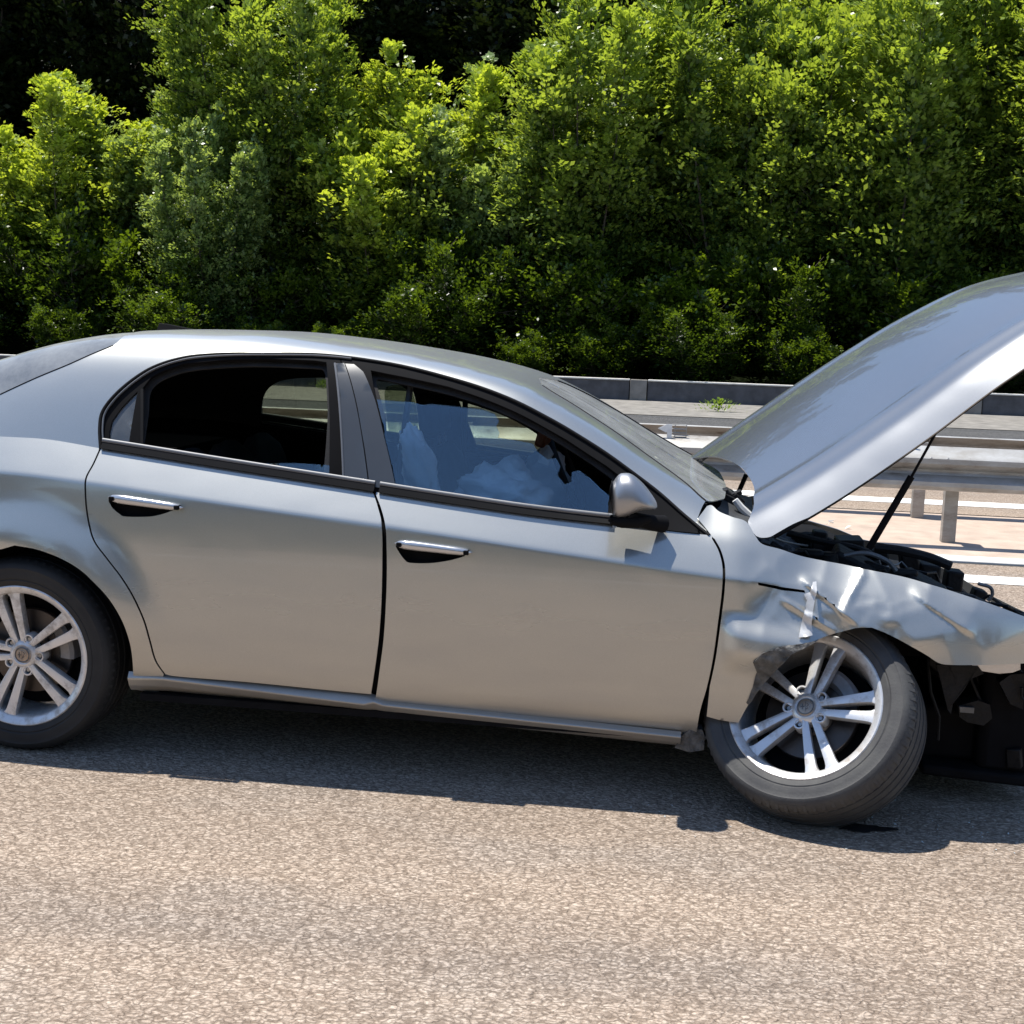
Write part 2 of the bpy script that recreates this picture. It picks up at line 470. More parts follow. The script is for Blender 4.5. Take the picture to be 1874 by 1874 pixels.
zc_ = pch([-1.0, -0.5, -0.054, 0.247, 0.591, 0.887, 1.251, 1.783, 2.333, 2.8, 3.5], [0.955, 0.962, 0.956, 0.937, 0.905, 0.879, 0.849, 0.799, 0.749, 0.715, 0.63])
zb_ = pch([-1.0, -0.5, 0.0, 0.278, 0.637, 1.121, 1.463, 1.727, 2.05, 2.29, 2.44, 2.6, 2.88, 3.07, 3.275, 3.6],
          [1.03, 1.065, 1.068, 1.043, 1.006, 0.958, 0.924, 0.900, 0.880, 0.866, 0.862, 0.812, 0.764, 0.720, 0.66, 0.53])
Wp_ = pch([-1.0, -0.7, -0.3, 0.3, 1.0, 2.2, 2.7, 2.95, 3.15, 3.32, 3.65], [0.72, 0.82, 0.885, 0.908, 0.912, 0.910, 0.928, 0.938, 0.915, 0.83, 0.60])
zt_ = pch([-1.0, -0.85, -0.68, -0.546, -0.289, -0.025, 0.145, 0.413, 0.633, 0.917, 1.197, 1.452, 1.632, 1.766, 1.925, 2.085, 2.22, 2.36, 2.6],
          [1.075, 1.105, 1.145, 1.222, 1.328, 1.408, 1.437, 1.452, 1.454, 1.437, 1.405, 1.361, 1.313, 1.256, 1.172, 1.078, 1.005, 0.94, 0.90])

def sp(x, r):
    """soft ramp max(0,x)"""
    return r * np.logaddexp(0, x / r)

def sst(a, b, x):
    t = np.clip((x - a) / (b - a), 0, 1)
    return t*t*(3 - 2*t)

def side_w(x, z, dents=1.0):
    """half width of the body side at (x, z)"""
    x = np.asarray(x, float); z = np.asarray(z, float)
    zc = zc_(x)
    fr = sst(2.35, 2.75, x)
    w = Wp_(x) - 0.20*(z - 0.60)**2
    w = w - sp(z - zc, 0.0025) * (0.60*(1 - fr) + 0.15*fr)
    w = w - fr*1.9*np.maximum(0, z - 0.57)**2
    w = w - sp(z - zb_(x), 0.01) * 0.55 * sst(2.15, 2.3, x)
    w = w - 0.75*sp(0.300 - 0.02*x - z, 0.020)
    # rear wheel arch flare
    r = np.hypot(x, z - 0.324)
    up = 0.25 + 0.75*sst(-0.05, 0.25, z - 0.324)
    w = w + 0.034*(1 - sst(0.40, 0.57, r))*up*(x > -0.9)
    w = w - 0.25*sp(0.398 - r, 0.004)*(x > -0.9)
    # front flare, pushed about by the crash
    r = np.hypot(x - 2.74, z - 0.30)
    w = w + 0.020*(1 - sst(0.34, 0.50, r))*(0.3 + 0.7*sst(-0.05, 0.2, z - 0.30))
    if dents:
        w = w + dents*dent(x, z)
    return w

def ridge(x, z, x0, z0, x1, z1, wd, h, side=0.0):
    dx, dz = x1 - x0, z1 - z0
    L = math.hypot(dx, dz); dx /= L; dz /= L
    s = (x - x0)*dx + (z - z0)*dz
    d = -(x - x0)*dz + (z - z0)*dx
    e = np.clip(np.minimum(s, L - s)/(0.25*L) + 0.5, 0, 1)
    g = np.maximum(0, 1 - np.abs(d)/wd)**1.3
    if side:
        g = np.where(d*side > 0, g, np.maximum(0, 1 - np.abs(d)/(wd*0.35))**1.3)
    return h*g*e*e*(3 - 2*e)

def cells(x, z, P, q=1.0):
    """distance field to a set of points: smooth dimples that meet in sharp ridges"""
    best = None
    for px, pz, h in P:
        d = np.hypot(x - px, (z - pz)*q) ** 1.6 + h
        best = d if best is None else np.minimum(best, d)
    return best
_r = np.random.default_rng(12)
CELL_F = [(2.60 + 0.34*a, 0.575 + 0.16*b, 0.004*c) for a, b, c in _r.random((46, 3))]
CELL_B = [(2.36, 0.78, 0), (2.46, 0.69, 0.002), (2.40, 0.59, 0.0), (2.52, 0.58, 0.004), (2.38, 0.45, 0), (2.60, 0.76, 0.003), (2.575, 0.66, 0.0), (2.70, 0.735, 0.0),
          (2.66, 0.62, 0.006), (2.80, 0.70, 0.006), (2.90, 0.73, 0), (2.93, 0.64, 0.004), (3.02, 0.70, 0.0), (3.06, 0.58, 0.005), (3.16, 0.64, 0.0), (3.22, 0.56, 0.003), (2.86, 0.60, 0.003), (2.97, 0.55, 0.0)]

def dent(x, z):
    d = 0*x
    # buckled rear half of the wing: leans up below a soft fold
    m = sst(2.31, 2.40, x)*(1 - sst(2.60, 2.70, x))
    zz = z + 0.10*(x - 2.45)
    d = d + m*0.034*(sst(0.640, 0.560, zz) - sst(0.535, 0.43, z))
    # broad dents over the whole wing, sharp folds between them
    k = sst(2.38, 2.50, x)*(1 - 0.45*sst(2.95, 3.15, x))*(1 - sst(0.80, 0.84, z))
    d = d - k*0.45*(0.030 - np.minimum(cells(x, z, CELL_B, 1.2), 0.030))
    # folds running up and back from the crushed lip
    d = d + ridge(x, z, 2.585, 0.745, 2.74, 0.640, 0.030, 0.016, 1)
    d = d + ridge(x, z, 2.77, 0.785, 2.70, 0.670, 0.026, 0.016, 1)
    d = d + ridge(x, z, 2.53, 0.69, 2.68, 0.612, 0.022, 0.014, -1)
    d = d + ridge(x, z, 2.92, 0.725, 3.09, 0.625, 0.035, 0.012, 1)
    # fine crumpling around the crushed lip
    k = np.exp(-(np.abs(x - 2.78)/0.13)**3 - (np.abs(z - 0.655)/0.055)**3)
    d = d + k*1.1*(np.minimum(cells(x, z, CELL_F, 1.3), 0.012) - 0.005)
    return d*sst(2.305, 2.36, x)

def S_side(u, v):
    return np.stack([u + 0*v, -side_w(u, v), v + 0*u], -1)

# greenhouse: quadratic B-spline cross-sections from the belt line (t=0) up to the centre line (t=1)
UY = [1.0, 0.915, 0.775, 0.62, 0.32, 0.0]
UZ = [0.0, 0.42, 0.87, 0.972, 1.0, 1.0]
UY2 = [1.0, 0.915, 0.80, 0.66, 0.34, 0.0]
UZ2 = [0.0, 0.42, 0.89, 0.990, 1.0, 1.0]
def bsp(A, B, k, t):
    n = len(A) - 2
    t = np.clip(np.asarray(t, float), 0, 1)*n
    i = np.clip(np.floor(t), 0, n - 1).astype(int)
    f = t - i
    A = np.array(A); B = np.array(B)
    def cp(j): return A[j]*(1 - k) + B[j]*k
    P1 = cp(i+1)
    P0 = np.where(i == 0, cp(0*i), (cp(i) + P1)/2)
    P2 = np.where(i == n - 1, cp(0*i + n + 1), (P1 + cp(np.minimum(i+2, n+1)))/2)
    return (1-f)**2*P0 + 2*f*(1-f)*P1 + f*f*P2

def S_up(u, v, off=0.0):
    u = np.asarray(u, float); v = np.asarray(v, float); u, v = np.broadcast_arrays(u, v)
    zb = zb_(u); hw = side_w(u, zb, 0.0); h = zt_(u) - zb
    k = sst(0.9, 1.7, u)
    y = -hw*bsp(UY, UY2, k, v); z = zb + h*bsp(UZ, UZ2, k, v)
    return np.stack([u + 0*v, y, z + 0*u], -1)

# opened bonnet: u along its length, v across from near edge (0) to far edge (1)
hx_n = pch([0, .25, .5, .75, 1.0, 1.25], [2.37, 2.64, 2.90, 3.14, 3.36, 3.55])
hz_n = pch([0, .25, .5, .75, 1.0, 1.25], [0.842, 1.020, 1.222, 1.425, 1.585, 1.69])
hx_f = pch([0, .25, .5, .75, 1.0, 1.25], [2.17, 2.46, 2.75, 3.03, 3.30, 3.56])
hz_f = pch([0, .25, .5, .75, 1.0, 1.25], [0.955, 1.185, 1.405, 1.59, 1.725, 1.79])
def S_hood(u, v):
    x = hx_n(u)*(1 - v) + hx_f(u)*v
    z = hz_n(u)*(1 - v) + hz_f(u)*v
    y = -0.745 + v*1.40 + 0.05*u*(1 - 2*v)
    c = 0.050*(1 - (2*v - 1)**2)
    # character ridge near the visible edge and its mirror
    r1 = 0.150 - 0.02*u
    c = c + 0.008*np.exp(-np.abs((v - r1)/0.03)**1.6) + 0.008*np.exp(-np.abs((v - 1 + r1)/0.03)**1.6)
    c = c + 0.0035*np.exp(-np.abs((v - r1*0.5)/0.018)**1.6)
    c = c - 1.0*sp(0.055 - v, 0.013) - 1.0*sp(v - 0.945, 0.013)
    return np.stack([x - 0.62*c, y, z + 0.78*c], -1)
# ------------------------------------------------------------------ end of surfaces
# ------------------------------------------------------------------ panel builder: real sheets with thickness cut from a surface
def cr(pts, n=6):
    """Catmull-Rom through an open chain"""
    P = np.array(pts, float)
    if len(P) < 3: return [tuple(p) for p in P]
    Q = np.vstack([2*P[0]-P[1], P, 2*P[-1]-P[-2]])
    out = []
    for i in range(1, len(Q) - 2):
        for k in range(n):
            t = k/n
            out.append(tuple(0.5*((2*Q[i]) + (-Q[i-1]+Q[i+1])*t + (2*Q[i-1]-5*Q[i]+4*Q[i+1]-Q[i+2])*t*t + (-Q[i-1]+3*Q[i]-3*Q[i+1]+Q[i+2])*t**3)))
    out.append(tuple(P[-1]))
    return out

def chain(*segs):
    out = []
    for s in segs:
        for p in s:
            p = (float(p[0]), float(p[1]))
            if not out or math.hypot(out[-1][0]-p[0], out[-1][1]-p[1]) > 1e-4:
                out.append(p)
    if math.hypot(out[0][0]-out[-1][0], out[0][1]-out[-1][1]) < 1e-4: out.pop()
    return out

def dens(poly, h):
    out = []
    for a, b in zip(poly, poly[1:] + poly[:1]):
        L = math.hypot(b[0]-a[0], b[1]-a[1]); k = max(1, int(math.ceil(L/h)))
        for i in range(k):
            out.append((a[0]+(b[0]-a[0])*i/k, a[1]+(b[1]-a[1])*i/k))
    return out

def inside(P, poly):
    x, y = P[:, 0], P[:, 1]
    c = np.zeros(len(P), bool)
    q = np.array(poly); j = len(q) - 1
    for i in range(len(q)):
        xi, yi = q[i]; xj, yj = q[j]
        if yi != yj:
            k = ((yi > y) != (yj > y)) & (x < (xj-xi)*(y-yi)/(yj-yi) + xi)
            c ^= k
        j = i
    return c

def inset(poly, d, rounds=2):
    q = np.array(poly, float)
    a = np.roll(q, 1, 0); b = np.roll(q, -1, 0)
    area = 0.5*np.sum(q[:, 0]*b[:, 1] - b[:, 0]*q[:, 1])
    t = b - a; t /= np.linalg.norm(t, axis=1)[:, None] + 1e-9
    n = np.stack([-t[:, 1], t[:, 0]], 1)*(1 if area > 0 else -1)
    q = q + n*d
    for _ in range(rounds):
        b = np.roll(q, -1, 0)
        q = np.stack([q*0.75+b*0.25, q*0.25+b*0.75], 1).reshape(-1, 2)
    return [tuple(p) for p in q]

def surf_n(S, u, v, ref=(0, -1, 0.6)):
    h = 1e-3
    a = S(u+h, v) - S(u-h, v); b = S(u, v+h) - S(u, v-h)
    n = np.cross(a, b); n /= np.linalg.norm(n, axis=1)[:, None] + 1e-12
    s = np.sign(n @ np.array(ref)); s[s == 0] = 1
    return n*s[:, None]

def offs(S, d, ref=(0, -1, 0.6)):
    def f(u, v):
        u = np.atleast_1d(np.asarray(u, float)); v = np.atleast_1d(np.asarray(v, float))
        u, v = np.broadcast_arrays(u, v)
        return S(u, v) + surf_n(S, u, v, ref)*d
    return f

def panel(name, S, outline, mat, parent, h=0.03, holes=(), th=0.004, mirror=0, ref=(0, -1, 0.6), grid=None, label=None, crease=True):
    """mirror: 0 near only, 1 far only, 2 both as one mesh, 3 both as two objects"""
    loops = [dens(outline, h)] + [dens(list(x), h) for x in holes]
    P = []; E = []
    for L in loops:
        b = len(P); P += L
        E += [(b+i, b+(i+1) % len(L)) for i in range(len(L))]
    nb = len(P)
    q = np.array(loops[0])
    xs = np.arange(q[:, 0].min()+h*0.5, q[:, 0].max(), h); ys = np.arange(q[:, 1].min()+h*0.5, q[:, 1].max(), h)
    G = np.stack(np.meshgrid(xs, ys, indexing='ij'), -1).reshape(-1, 2)
    keep = inside(G, loops[0])
    for L in loops[1:]: keep &= ~inside(G, L)
    G = G[keep]
    if S is S_side and crease:
        hc = min(h, 0.02)
        xs = np.arange(q[:, 0].min()+hc, q[:, 0].max(), hc)
        L_ = []
        for dz in (-0.012, -0.005, 0.0, 0.005, 0.012): L_.append(np.stack([xs, zc_(xs)+dz], 1))
        L_ = np.vstack(L_); kp = inside(L_, loops[0])
        for L in loops[1:]: kp &= ~inside(L_, L)
        G = G[np.abs(G[:, 1] - zc_(G[:, 0])) > 0.012 + 0.3*h]
        G = np.vstack([G, L_[kp]])
    B = np.array(P)
    if len(G):
        d = np.min(np.linalg.norm(G[:, None, :] - B[None, :, :], axis=2), axis=1) if len(G)*len(B) < 4e7 else np.full(len(G), 1.0)
        G = G[d > min(0.45*h, 0.0035)] if (S is S_side and crease) else G[d > 0.45*h]
    pts = [Vector(p) for p in P] + [Vector(p) for p in G]
    V2, E2, F2, ov, oe, of = delaunay_2d_cdt(pts, E, [], 0, 1e-6, False)
    A = np.array([(v.x, v.y) for v in V2]); T = np.array([f for f in F2 if len(f) == 3])
    c = A[T].mean(1)
    k = inside(c, loops[0])
    for L in loops[1:]: k &= ~inside(c, L)
    T = T[k]
    X = S(A[:, 0], A[:, 1]); nn = surf_n(S, A[:, 0], A[:, 1], ref)
    fn = np.cross(X[T[:, 1]]-X[T[:, 0]], X[T[:, 2]]-X[T[:, 0]])
    fl = np.sum(fn*nn[T[:, 0]], 1) < 0
    T[fl] = T[fl][:, ::-1]
    Y = X - nn*th
    n = len(A)
    V = [X, Y]; F = [T, T[:, ::-1] + n]
    # rim: boundary edges of the triangulation
    ed = {}
    for t in T:
        for a, b in ((t[0], t[1]), (t[1], t[2]), (t[2], t[0])):
            ed[(int(a), int(b))] = ed.get((int(a), int(b)), 0) + 1
    rim = [(a, b) for (a, b) in ed if (b, a) not in ed]
    used = sorted({i for e in rim for i in e}); mp = {u: i for i, u in enumerate(used)}
    m = len(used)
    V += [X[used], Y[used]]
    faces = [tuple(t) for f in F for t in f]
    for a, b in rim:
        faces.append((2*n+mp[b], 2*n+mp[a], 2*n+m+mp[a], 2*n+m+mp[b]))
    V = np.vstack(V)
    Vm = V*np.array([1, -1, 1]); Fm = [f[::-1] for f in faces]
    outs = []
    if mirror == 2:
        outs.append(mesh_np(name, np.vstack([V, Vm]), faces + [tuple(i+len(V) for i in f) for f in Fm], mat, parent))
    else:
        if mirror in (0, 3): outs.append(mesh_np(name, V, faces, mat, parent))
        if mirror in (1, 3): outs.append(mesh_np(name, Vm, Fm, mat, parent))
    if label:
        for o in outs: o['label'] = label
    return outs[0]

def on_surf(S, pts, d=0.0):
    A = np.array(pts, float)
    return offs(S, d)(A[:, 0], A[:, 1])

def sweep(name, path, normals, prof, mat, parent, closed=False, mirror=0, smooth=True, cap=True):
    """prof: list of (a, b): a sideways in the surface, b along the normal"""
    P = np.array(path, float); Nn = np.array(normals, float); m = len(P); k = len(prof)
    V = []
    for i in range(m):
        if closed: t = P[(i+1) % m] - P[i-1]
        else: t = P[min(i+1, m-1)] - P[max(i-1, 0)]
        t /= np.linalg.norm(t) + 1e-12
        n = Nn[i] - t*np.dot(Nn[i], t); n /= np.linalg.norm(n) + 1e-12
        s = np.cross(n, t)
        for a, b in prof: V.append(P[i] + s*a + n*b)
    F = []
    for i in range(m if closed else m-1):
        j = (i+1) % m
        for q in range(k):
            r = (q+1) % k
            F.append((i*k+q, i*k+r, j*k+r, j*k+q))
    if cap and not closed:
        F.append(tuple(range(k-1, -1, -1))); F.append(tuple((m-1)*k+q for q in range(k)))
    V = np.array(V); outs = []
    if mirror in (0, 3): outs.append(mesh_np(name, V, F, mat, parent, smooth))
    if mirror in (1, 3): outs.append(mesh_np(name, V*np.array([1, -1, 1]), [f[::-1] for f in F], mat, parent, smooth))
    for o in outs:
        if smooth: o.data.set_sharp_from_angle(angle=math.radians(40))
    return outs[0]

def oval(a, b, n=10, c=(0, 0)):
    return [(c[0]+a*math.cos(2*math.pi*i/n), c[1]+b*math.sin(2*math.pi*i/n)) for i in range(n)]

# ================================================================== THE CAR
CAR_LOC = (-2.205, 4.975, 0.0)
car = empty('crashed_car', CAR_LOC, 'crashed silver saloon with raised bonnet and its front wheel folded under the crumpled wing', 'car')

BELT = lambda x: float(zb_(x))
def belt(x0, x1, n=30):
    return [(x0+(x1-x0)*i/n, BELT(x0+(x1-x0)*i/n)) for i in range(n+1)]

RD_L = [(0.2547, 1.0361), (0.2482, 0.9946), (0.2392, 0.9601), (0.2404, 0.9328), (0.2465, 0.8684), (0.259, 0.8078), (0.2835, 0.7488), (0.3321, 0.6923), (0.3825, 0.6335), (0.4252, 0.5682), (0.4584, 0.494), (0.476, 0.4231), (0.4904, 0.3564), (0.517, 0.306)]
RD_B = [(0.517, 0.306), (0.5671, 0.3001), (0.7955, 0.299), (1.0754, 0.2907), (1.2229, 0.2873)]
RD_R = [(1.2211, 0.2871), (1.2283, 0.3282), (1.2396, 0.4044), (1.2499, 0.4973), (1.2553, 0.6064), (1.2545, 0.7311), (1.2481, 0.8451), (1.2266, 0.9013), (1.1961, 0.956)]
FD_L = [(1.2116, 0.9418), (1.2405, 0.8938), (1.2606, 0.8457), (1.2669, 0.7847), (1.2709, 0.6966), (1.2701, 0.5893), (1.2646, 0.48), (1.2524, 0.3773), (1.2423, 0.306), (1.2309, 0.2587)]
FD_B = [(1.2309, 0.2587), (1.3658, 0.2484), (1.6202, 0.2404), (1.7998, 0.2348), (2.2327, 0.2249), (2.2796, 0.2256)]
FD_R = [(2.2831, 0.226), (2.2905, 0.3111), (2.3079, 0.3975), (2.3213, 0.4932), (2.3303, 0.6075), (2.336, 0.6873), (2.3368, 0.7506), (2.3327, 0.7891), (2.3193, 0.8259), (2.2992, 0.8562)]
def vline(p, q): return [p, q]
zr_ = lambda p: (p[0], BELT(p[0]))
# quarter panel
x_dlo = 0.272
QD = [(a-0.006, b) for a, b in RD_L]
ARCH = [(0.3859, 0.2313), (0.4049, 0.2998), (0.4095, 0.37), (0.4029, 0.432), (0.3823, 0.4978), (0.3444, 0.561), (0.2938, 0.6131), (0.2385, 0.6572), (0.1672, 0.6912), (0.0892, 0.7128), (0.0106, 0.7216)]
ang = [math.radians(a) for a in range(96, 200, 8)]
arch_rear = [(0.383*math.cos(a), 0.324+0.383*math.sin(a)) for a in ang]
sill_joint = [(0.5091, 0.2928), (0.4946, 0.2648), (0.4693, 0.2237)]
quarter = chain(belt(-0.97, QD[0][0], 50), cr(QD), [(sill_joint[0][0]-0.004, sill_joint[0][1])], sill_joint[1:], [ARCH[0]], cr(ARCH), cr(arch_rear), [(-0.40, 0.22), (-0.93, 0.26), (-0.97, 0.5)])
panel('rear_wing', S_side, quarter, M['paint'], car, 0.028, mirror=3)
# doors
HR = [(0.3206, 0.8831), (0.3369, 0.8587), (0.3624, 0.8403), (0.376, 0.8338), (0.4253, 0.8347), (0.4744, 0.8391), (0.5155, 0.8503), (0.5506, 0.8647)]
HR_T = [(0.5613, 0.8777), (0.4385, 0.8838)]
rd = chain(cr(RD_L), cr(RD_B), cr(RD_R), belt(RD_R[-1][0], RD_L[0][0], 40))
door_r = panel('rear_door', S_side, rd, M['paint'], car, 0.028, holes=[cr(HR, 3) + HR_T], mirror=0)
HF = [(1.2964, 0.7863), (1.3135, 0.7609), (1.3303, 0.7425), (1.3449, 0.7363), (1.3948, 0.7374), (1.4391, 0.7434), (1.4865, 0.7549), (1.5214, 0.7674)]
HF_T = [(1.5296, 0.7818), (1.4142, 0.7876)]
fd = chain(cr(FD_L), cr(FD_B), cr(FD_R), belt(FD_R[-1][0], FD_L[0][0], 40))
door_f = panel('front_door', S_side, fd, M['paint'], car, 0.028, holes=[cr(HF, 3) + HF_T], mirror=0)
panel('rear_door', S_side, rd, M['paint'], car, 0.05, mirror=1)
panel('front_door', S_side, fd, M['paint'], car, 0.05, mirror=1)

# door handles: a rounded bar standing off the skin on two feet, and the dark finger cup behind it
def handle(a, b, door):
    n = 14
    A = np.array([(a[0]+(b[0]-a[0])*i/n, a[1]+(b[1]-a[1])*i/n) for i in range(n+1)])
    P = S_side(A[:, 0], A[:, 1]); 
    nn = surf_n(S_side, A[:, 0], A[:, 1])
    nn[:, 2] = 0.05; nn /= np.linalg.norm(nn, axis=1)[:, None]
    V = []; F = []; k = 14
    for i in range(n+1):
        t = i/n
        e = (1 - abs(2*t - 1)**5)**0.5 if 0 < t < 1 else 0.0
        hgt = 0.0165*max(e, 0.05)*(1.0 - 0.25*t); dep = 0.012*max(e, 0.05)
        c = P[i] + nn[i]*(0.013 if 0.1 < t < 0.9 else 0.009)
        for q in range(k):
            w = 2*math.pi*q/k
            V.append(c + np.array([0, 0, 1])*hgt*math.sin(w) + nn[i]*dep*math.cos(w))
    for i in range(n):
        for q in range(k):
            r = (q+1) % k
            F.append((i*k+q, i*k+r, (i+1)*k+r, (i+1)*k+q))
    F += [tuple(range(k-1, -1, -1)), tuple(n*k+q for q in range(k))]
    o = mesh_np('door_handle', V, F, M['chrome'] if False else M['satinhandle'], door)
    for i in (1, n-1):
        c = P[i]
        MB().box((c[0]-0.008, c[1]-0.026, c[2]-0.007), (c[0]+0.008, c[1]+0.006, c[2]+0.007)).build('handle_foot', M['trim'], o, bevel=0.002)
M['satinhandle'] = simple('painted_handle', (0.56, 0.565, 0.58), 0.22, metal=0.7, coat=0.8, var=0.03)
ha = [(0.322, 0.8939), (0.584, 0.8736)]
hb = [(1.2924, 0.7967), (1.5473, 0.7811)]
handle(ha[0], ha[1], door_r); handle(hb[0], hb[1], door_f)
for hole, d in ((cr(HR, 3) + HR_T, door_r), (cr(HF, 3) + HF_T, door_f)):
    big = inset(hole, -0.004, 0)
    def S_cup(u, v, hole=hole):
        q = np.array(hole); c = q.mean(0); s = np.ptp(q, axis=0)
        u, v = np.broadcast_arrays(np.asarray(u, float), np.asarray(v, float))
        e = np.clip(1 - ((u-c[0])/(0.55*s[0]))**2 - ((v-c[1])/(0.75*s[1]))**2, 0, 1)
        P = S_side(u, v); P = P.copy(); P[..., 1] += 0.006 + 0.028*np.sqrt(e)
        return P
    panel('handle_cup', S_cup, big, M['trim'], d, 0.012, th=0.001)

# sill
def S_sill(u, v):
    u, v = np.broadcast_arrays(np.asarray(u, float), np.asarray(v, float))
    zt = np.interp(u, [0.38, 0.5, 1.22, 1.26, 2.24], [0.305, 0.303, 0.287, 0.268, 0.232])
    zbm = np.interp(u, [0.38, 0.74, 1.40, 2.24], [0.232, 0.221, 0.196, 0.172])
    w0 = np.interp(u, [0.38, 0.5, 1.22, 1.26, 2.24], [0.882, 0.872, 0.868, 0.868, 0.866])
    ww = np.interp(u, [0.38, 0.5, 1.20, 1.24, 2.24], [0.893, 0.893, 0.903, 0.892, 0.886])
    t = np.clip(v, 0, 1)
    Yp = [0, 1.0, 0.95, 0.0, -1.4, -4.5]; 
    kk = [0.0, 0.22, 0.30, 0.62, 0.86, 1.0]
    shelf = np.interp(u, [0.38, 0.5, 1.2, 1.24, 2.24], [0.02, 0.010, 0.030, 0.012, 0.012])
    y = w0 + (ww-w0)*np.interp(t, kk, Yp)
    z = zt - np.interp(t, [0, 0.22, 1.0], [0, 1, 1])*shelf - (zt-shelf-zbm)*np.interp(t, [0.22, 0.30, 0.62, 0.86, 1.0], [0, 0.10, 0.55, 0.92, 1.0])
    return np.stack([u, -y, z], -1)
U_, V_ = np.meshgrid(np.linspace(0.385, 2.235, 60), np.linspace(0, 1, 26), indexing='ij')
SP = S_sill(U_, V_).reshape(-1, 3)
SF = [(i*26+j, (i+1)*26+j, (i+1)*26+j+1, i*26+j+1) for i in range(59) for j in range(25)]
mesh_np('sill', SP, SF, M['sillpaint'], car)
mesh_np('sill', SP*np.array([1, -1, 1]), [f[::-1] for f in SF], M['paint'], car)

# front wing, torn and crumpled
WT = [(2.3025, 0.8594), (2.2756, 0.8887), (2.252, 0.9116)]
WT2 = [(2.252, 0.9116), (2.2668, 0.9294), (2.2801, 0.9464)]
WT3 = [(2.2801, 0.9464), (2.2958, 0.9484), (2.319, 0.9325), (2.3609, 0.9191), (2.4062, 0.9067), (2.4359, 0.8669), (2.4585, 0.8459), (2.5139, 0.8325), (2.5937, 0.8104), (2.713, 0.7933), (2.8716, 0.7725), (2.9687, 0.7536), (3.052, 0.7334), (3.1566, 0.7047), (3.2601, 0.6688)]
WB = [(3.2682, 0.5251), (3.1347, 0.5265), (3.0417, 0.5261), (2.9994, 0.5292), (2.9575, 0.5529), (2.895, 0.585), (2.8391, 0.6097), (2.7942, 0.6254)]
WB2 = [(2.7942, 0.6254), (2.7513, 0.6231), (2.717, 0.6109), (2.6427, 0.5836), (2.5961, 0.5649), (2.5584, 0.5369), (2.5137, 0.4776), (2.4692, 0.4082), (2.4364, 0.3447), (2.4116, 0.2837)]
WF = [(2.4116, 0.2837), (2.3517, 0.2882), (2.2913, 0.296)]
WD = [(a+0.0085, b) for a, b in FD_R if b > 0.32]
wing = chain(WF[:2], [(WD[0][0]-0.004, WF[2][1])], cr(WD), WT, WT2, cr(WT3), [(3.31, 0.645), (3.335, 0.60), (3.33, 0.55), (3.30, 0.53)], cr(WB), cr(WB2))
SLOT = [(2.4459, 0.737), (2.5187, 0.7264), (2.5894, 0.7196), (2.5928, 0.7121), (2.5192, 0.7166), (2.4481, 0.7286)]
wing_o = panel('front_wing', S_side, wing, M['paint'], car, 0.0085, holes=[SLOT], th=0.003)
# the torn silver sliver that stands out of the wing
TS = [(2.5755, 0.5843), (2.5848, 0.6435), (2.5965, 0.7011), (2.6129, 0.7492), (2.6233, 0.7506), (2.6236, 0.7302), (2.6152, 0.6741), (2.611, 0.6351), (2.6157, 0.5953)]
def S_tear(u, v):
    P = S_side(u, v).copy()
    k = np.clip((np.asarray(v) - TS[0][1])/(TS[3][1]-TS[0][1]), 0, 1)
    q = np.clip((np.asarray(u) - 2.575)/0.03, -1, 1)
    P[..., 1] -= 0.006 + 0.030*k + 0.012*q*(1-k)
    return P
panel('torn_sheet_edge', S_tear, TS, M['torn'], wing_o, 0.008, th=0.002)
TW = [(2.5861, 0.7133), (2.6028, 0.7202), (2.6096, 0.7052), (2.5932, 0.6978)]
panel('torn_sheet_edge', S_tear, TW, M['torn'], wing_o, 0.006, th=0.002)
# scraped inner lip behind the arch
SL = [(2.5569, 0.535), (2.5139, 0.4756), (2.4693, 0.4065), (2.4395, 0.3488), (2.4323, 0.3556), (2.4463, 0.4005), (2.4572, 0.4609), (2.4426, 0.4961), (2.4682, 0.5302), (2.5166, 0.5533), (2.5766, 0.5662), (2.6393, 0.5829)]
def S_lip(u, v):
    P = S_side(u, v).copy()
    P[..., 1] -= 0.004 + 0.006*np.abs(np.sin(70*np.asarray(u)+50*np.asarray(v))*np.sin(90*np.asarray(v)))
    return P
panel('scraped_lip', S_lip, SL, M['scrape'], wing_o, 0.008, th=0.004)

# far front wing, crushed lower
FT = [(2.549, 0.8269), (2.7265, 0.7177), (2.8807, 0.6763), (2.9978, 0.6331), (3.1125, 0.6183), (3.204, 0.6046), (3.2525, 0.5602), (3.3443, 0.5372), (3.4845, 0.4654), (3.6549, 0.4004)]
farw = chain([(2.31, 0.30), (2.31, 0.76)], [(a, b-0.005) for a, b in FT], [(3.40, 0.45), (3.40, 0.35), (3.12, 0.35), (3.05, 0.50), (2.90, 0.63), (2.72, 0.66), (2.55, 0.63), (2.42, 0.52), (2.38, 0.30)])
panel('front_wing', lambda u, v: S_side(u, v)*np.array([1, 0.97, 1]), farw, M['paint'], car, 0.03, mirror=1, label='crushed wing on the far side')

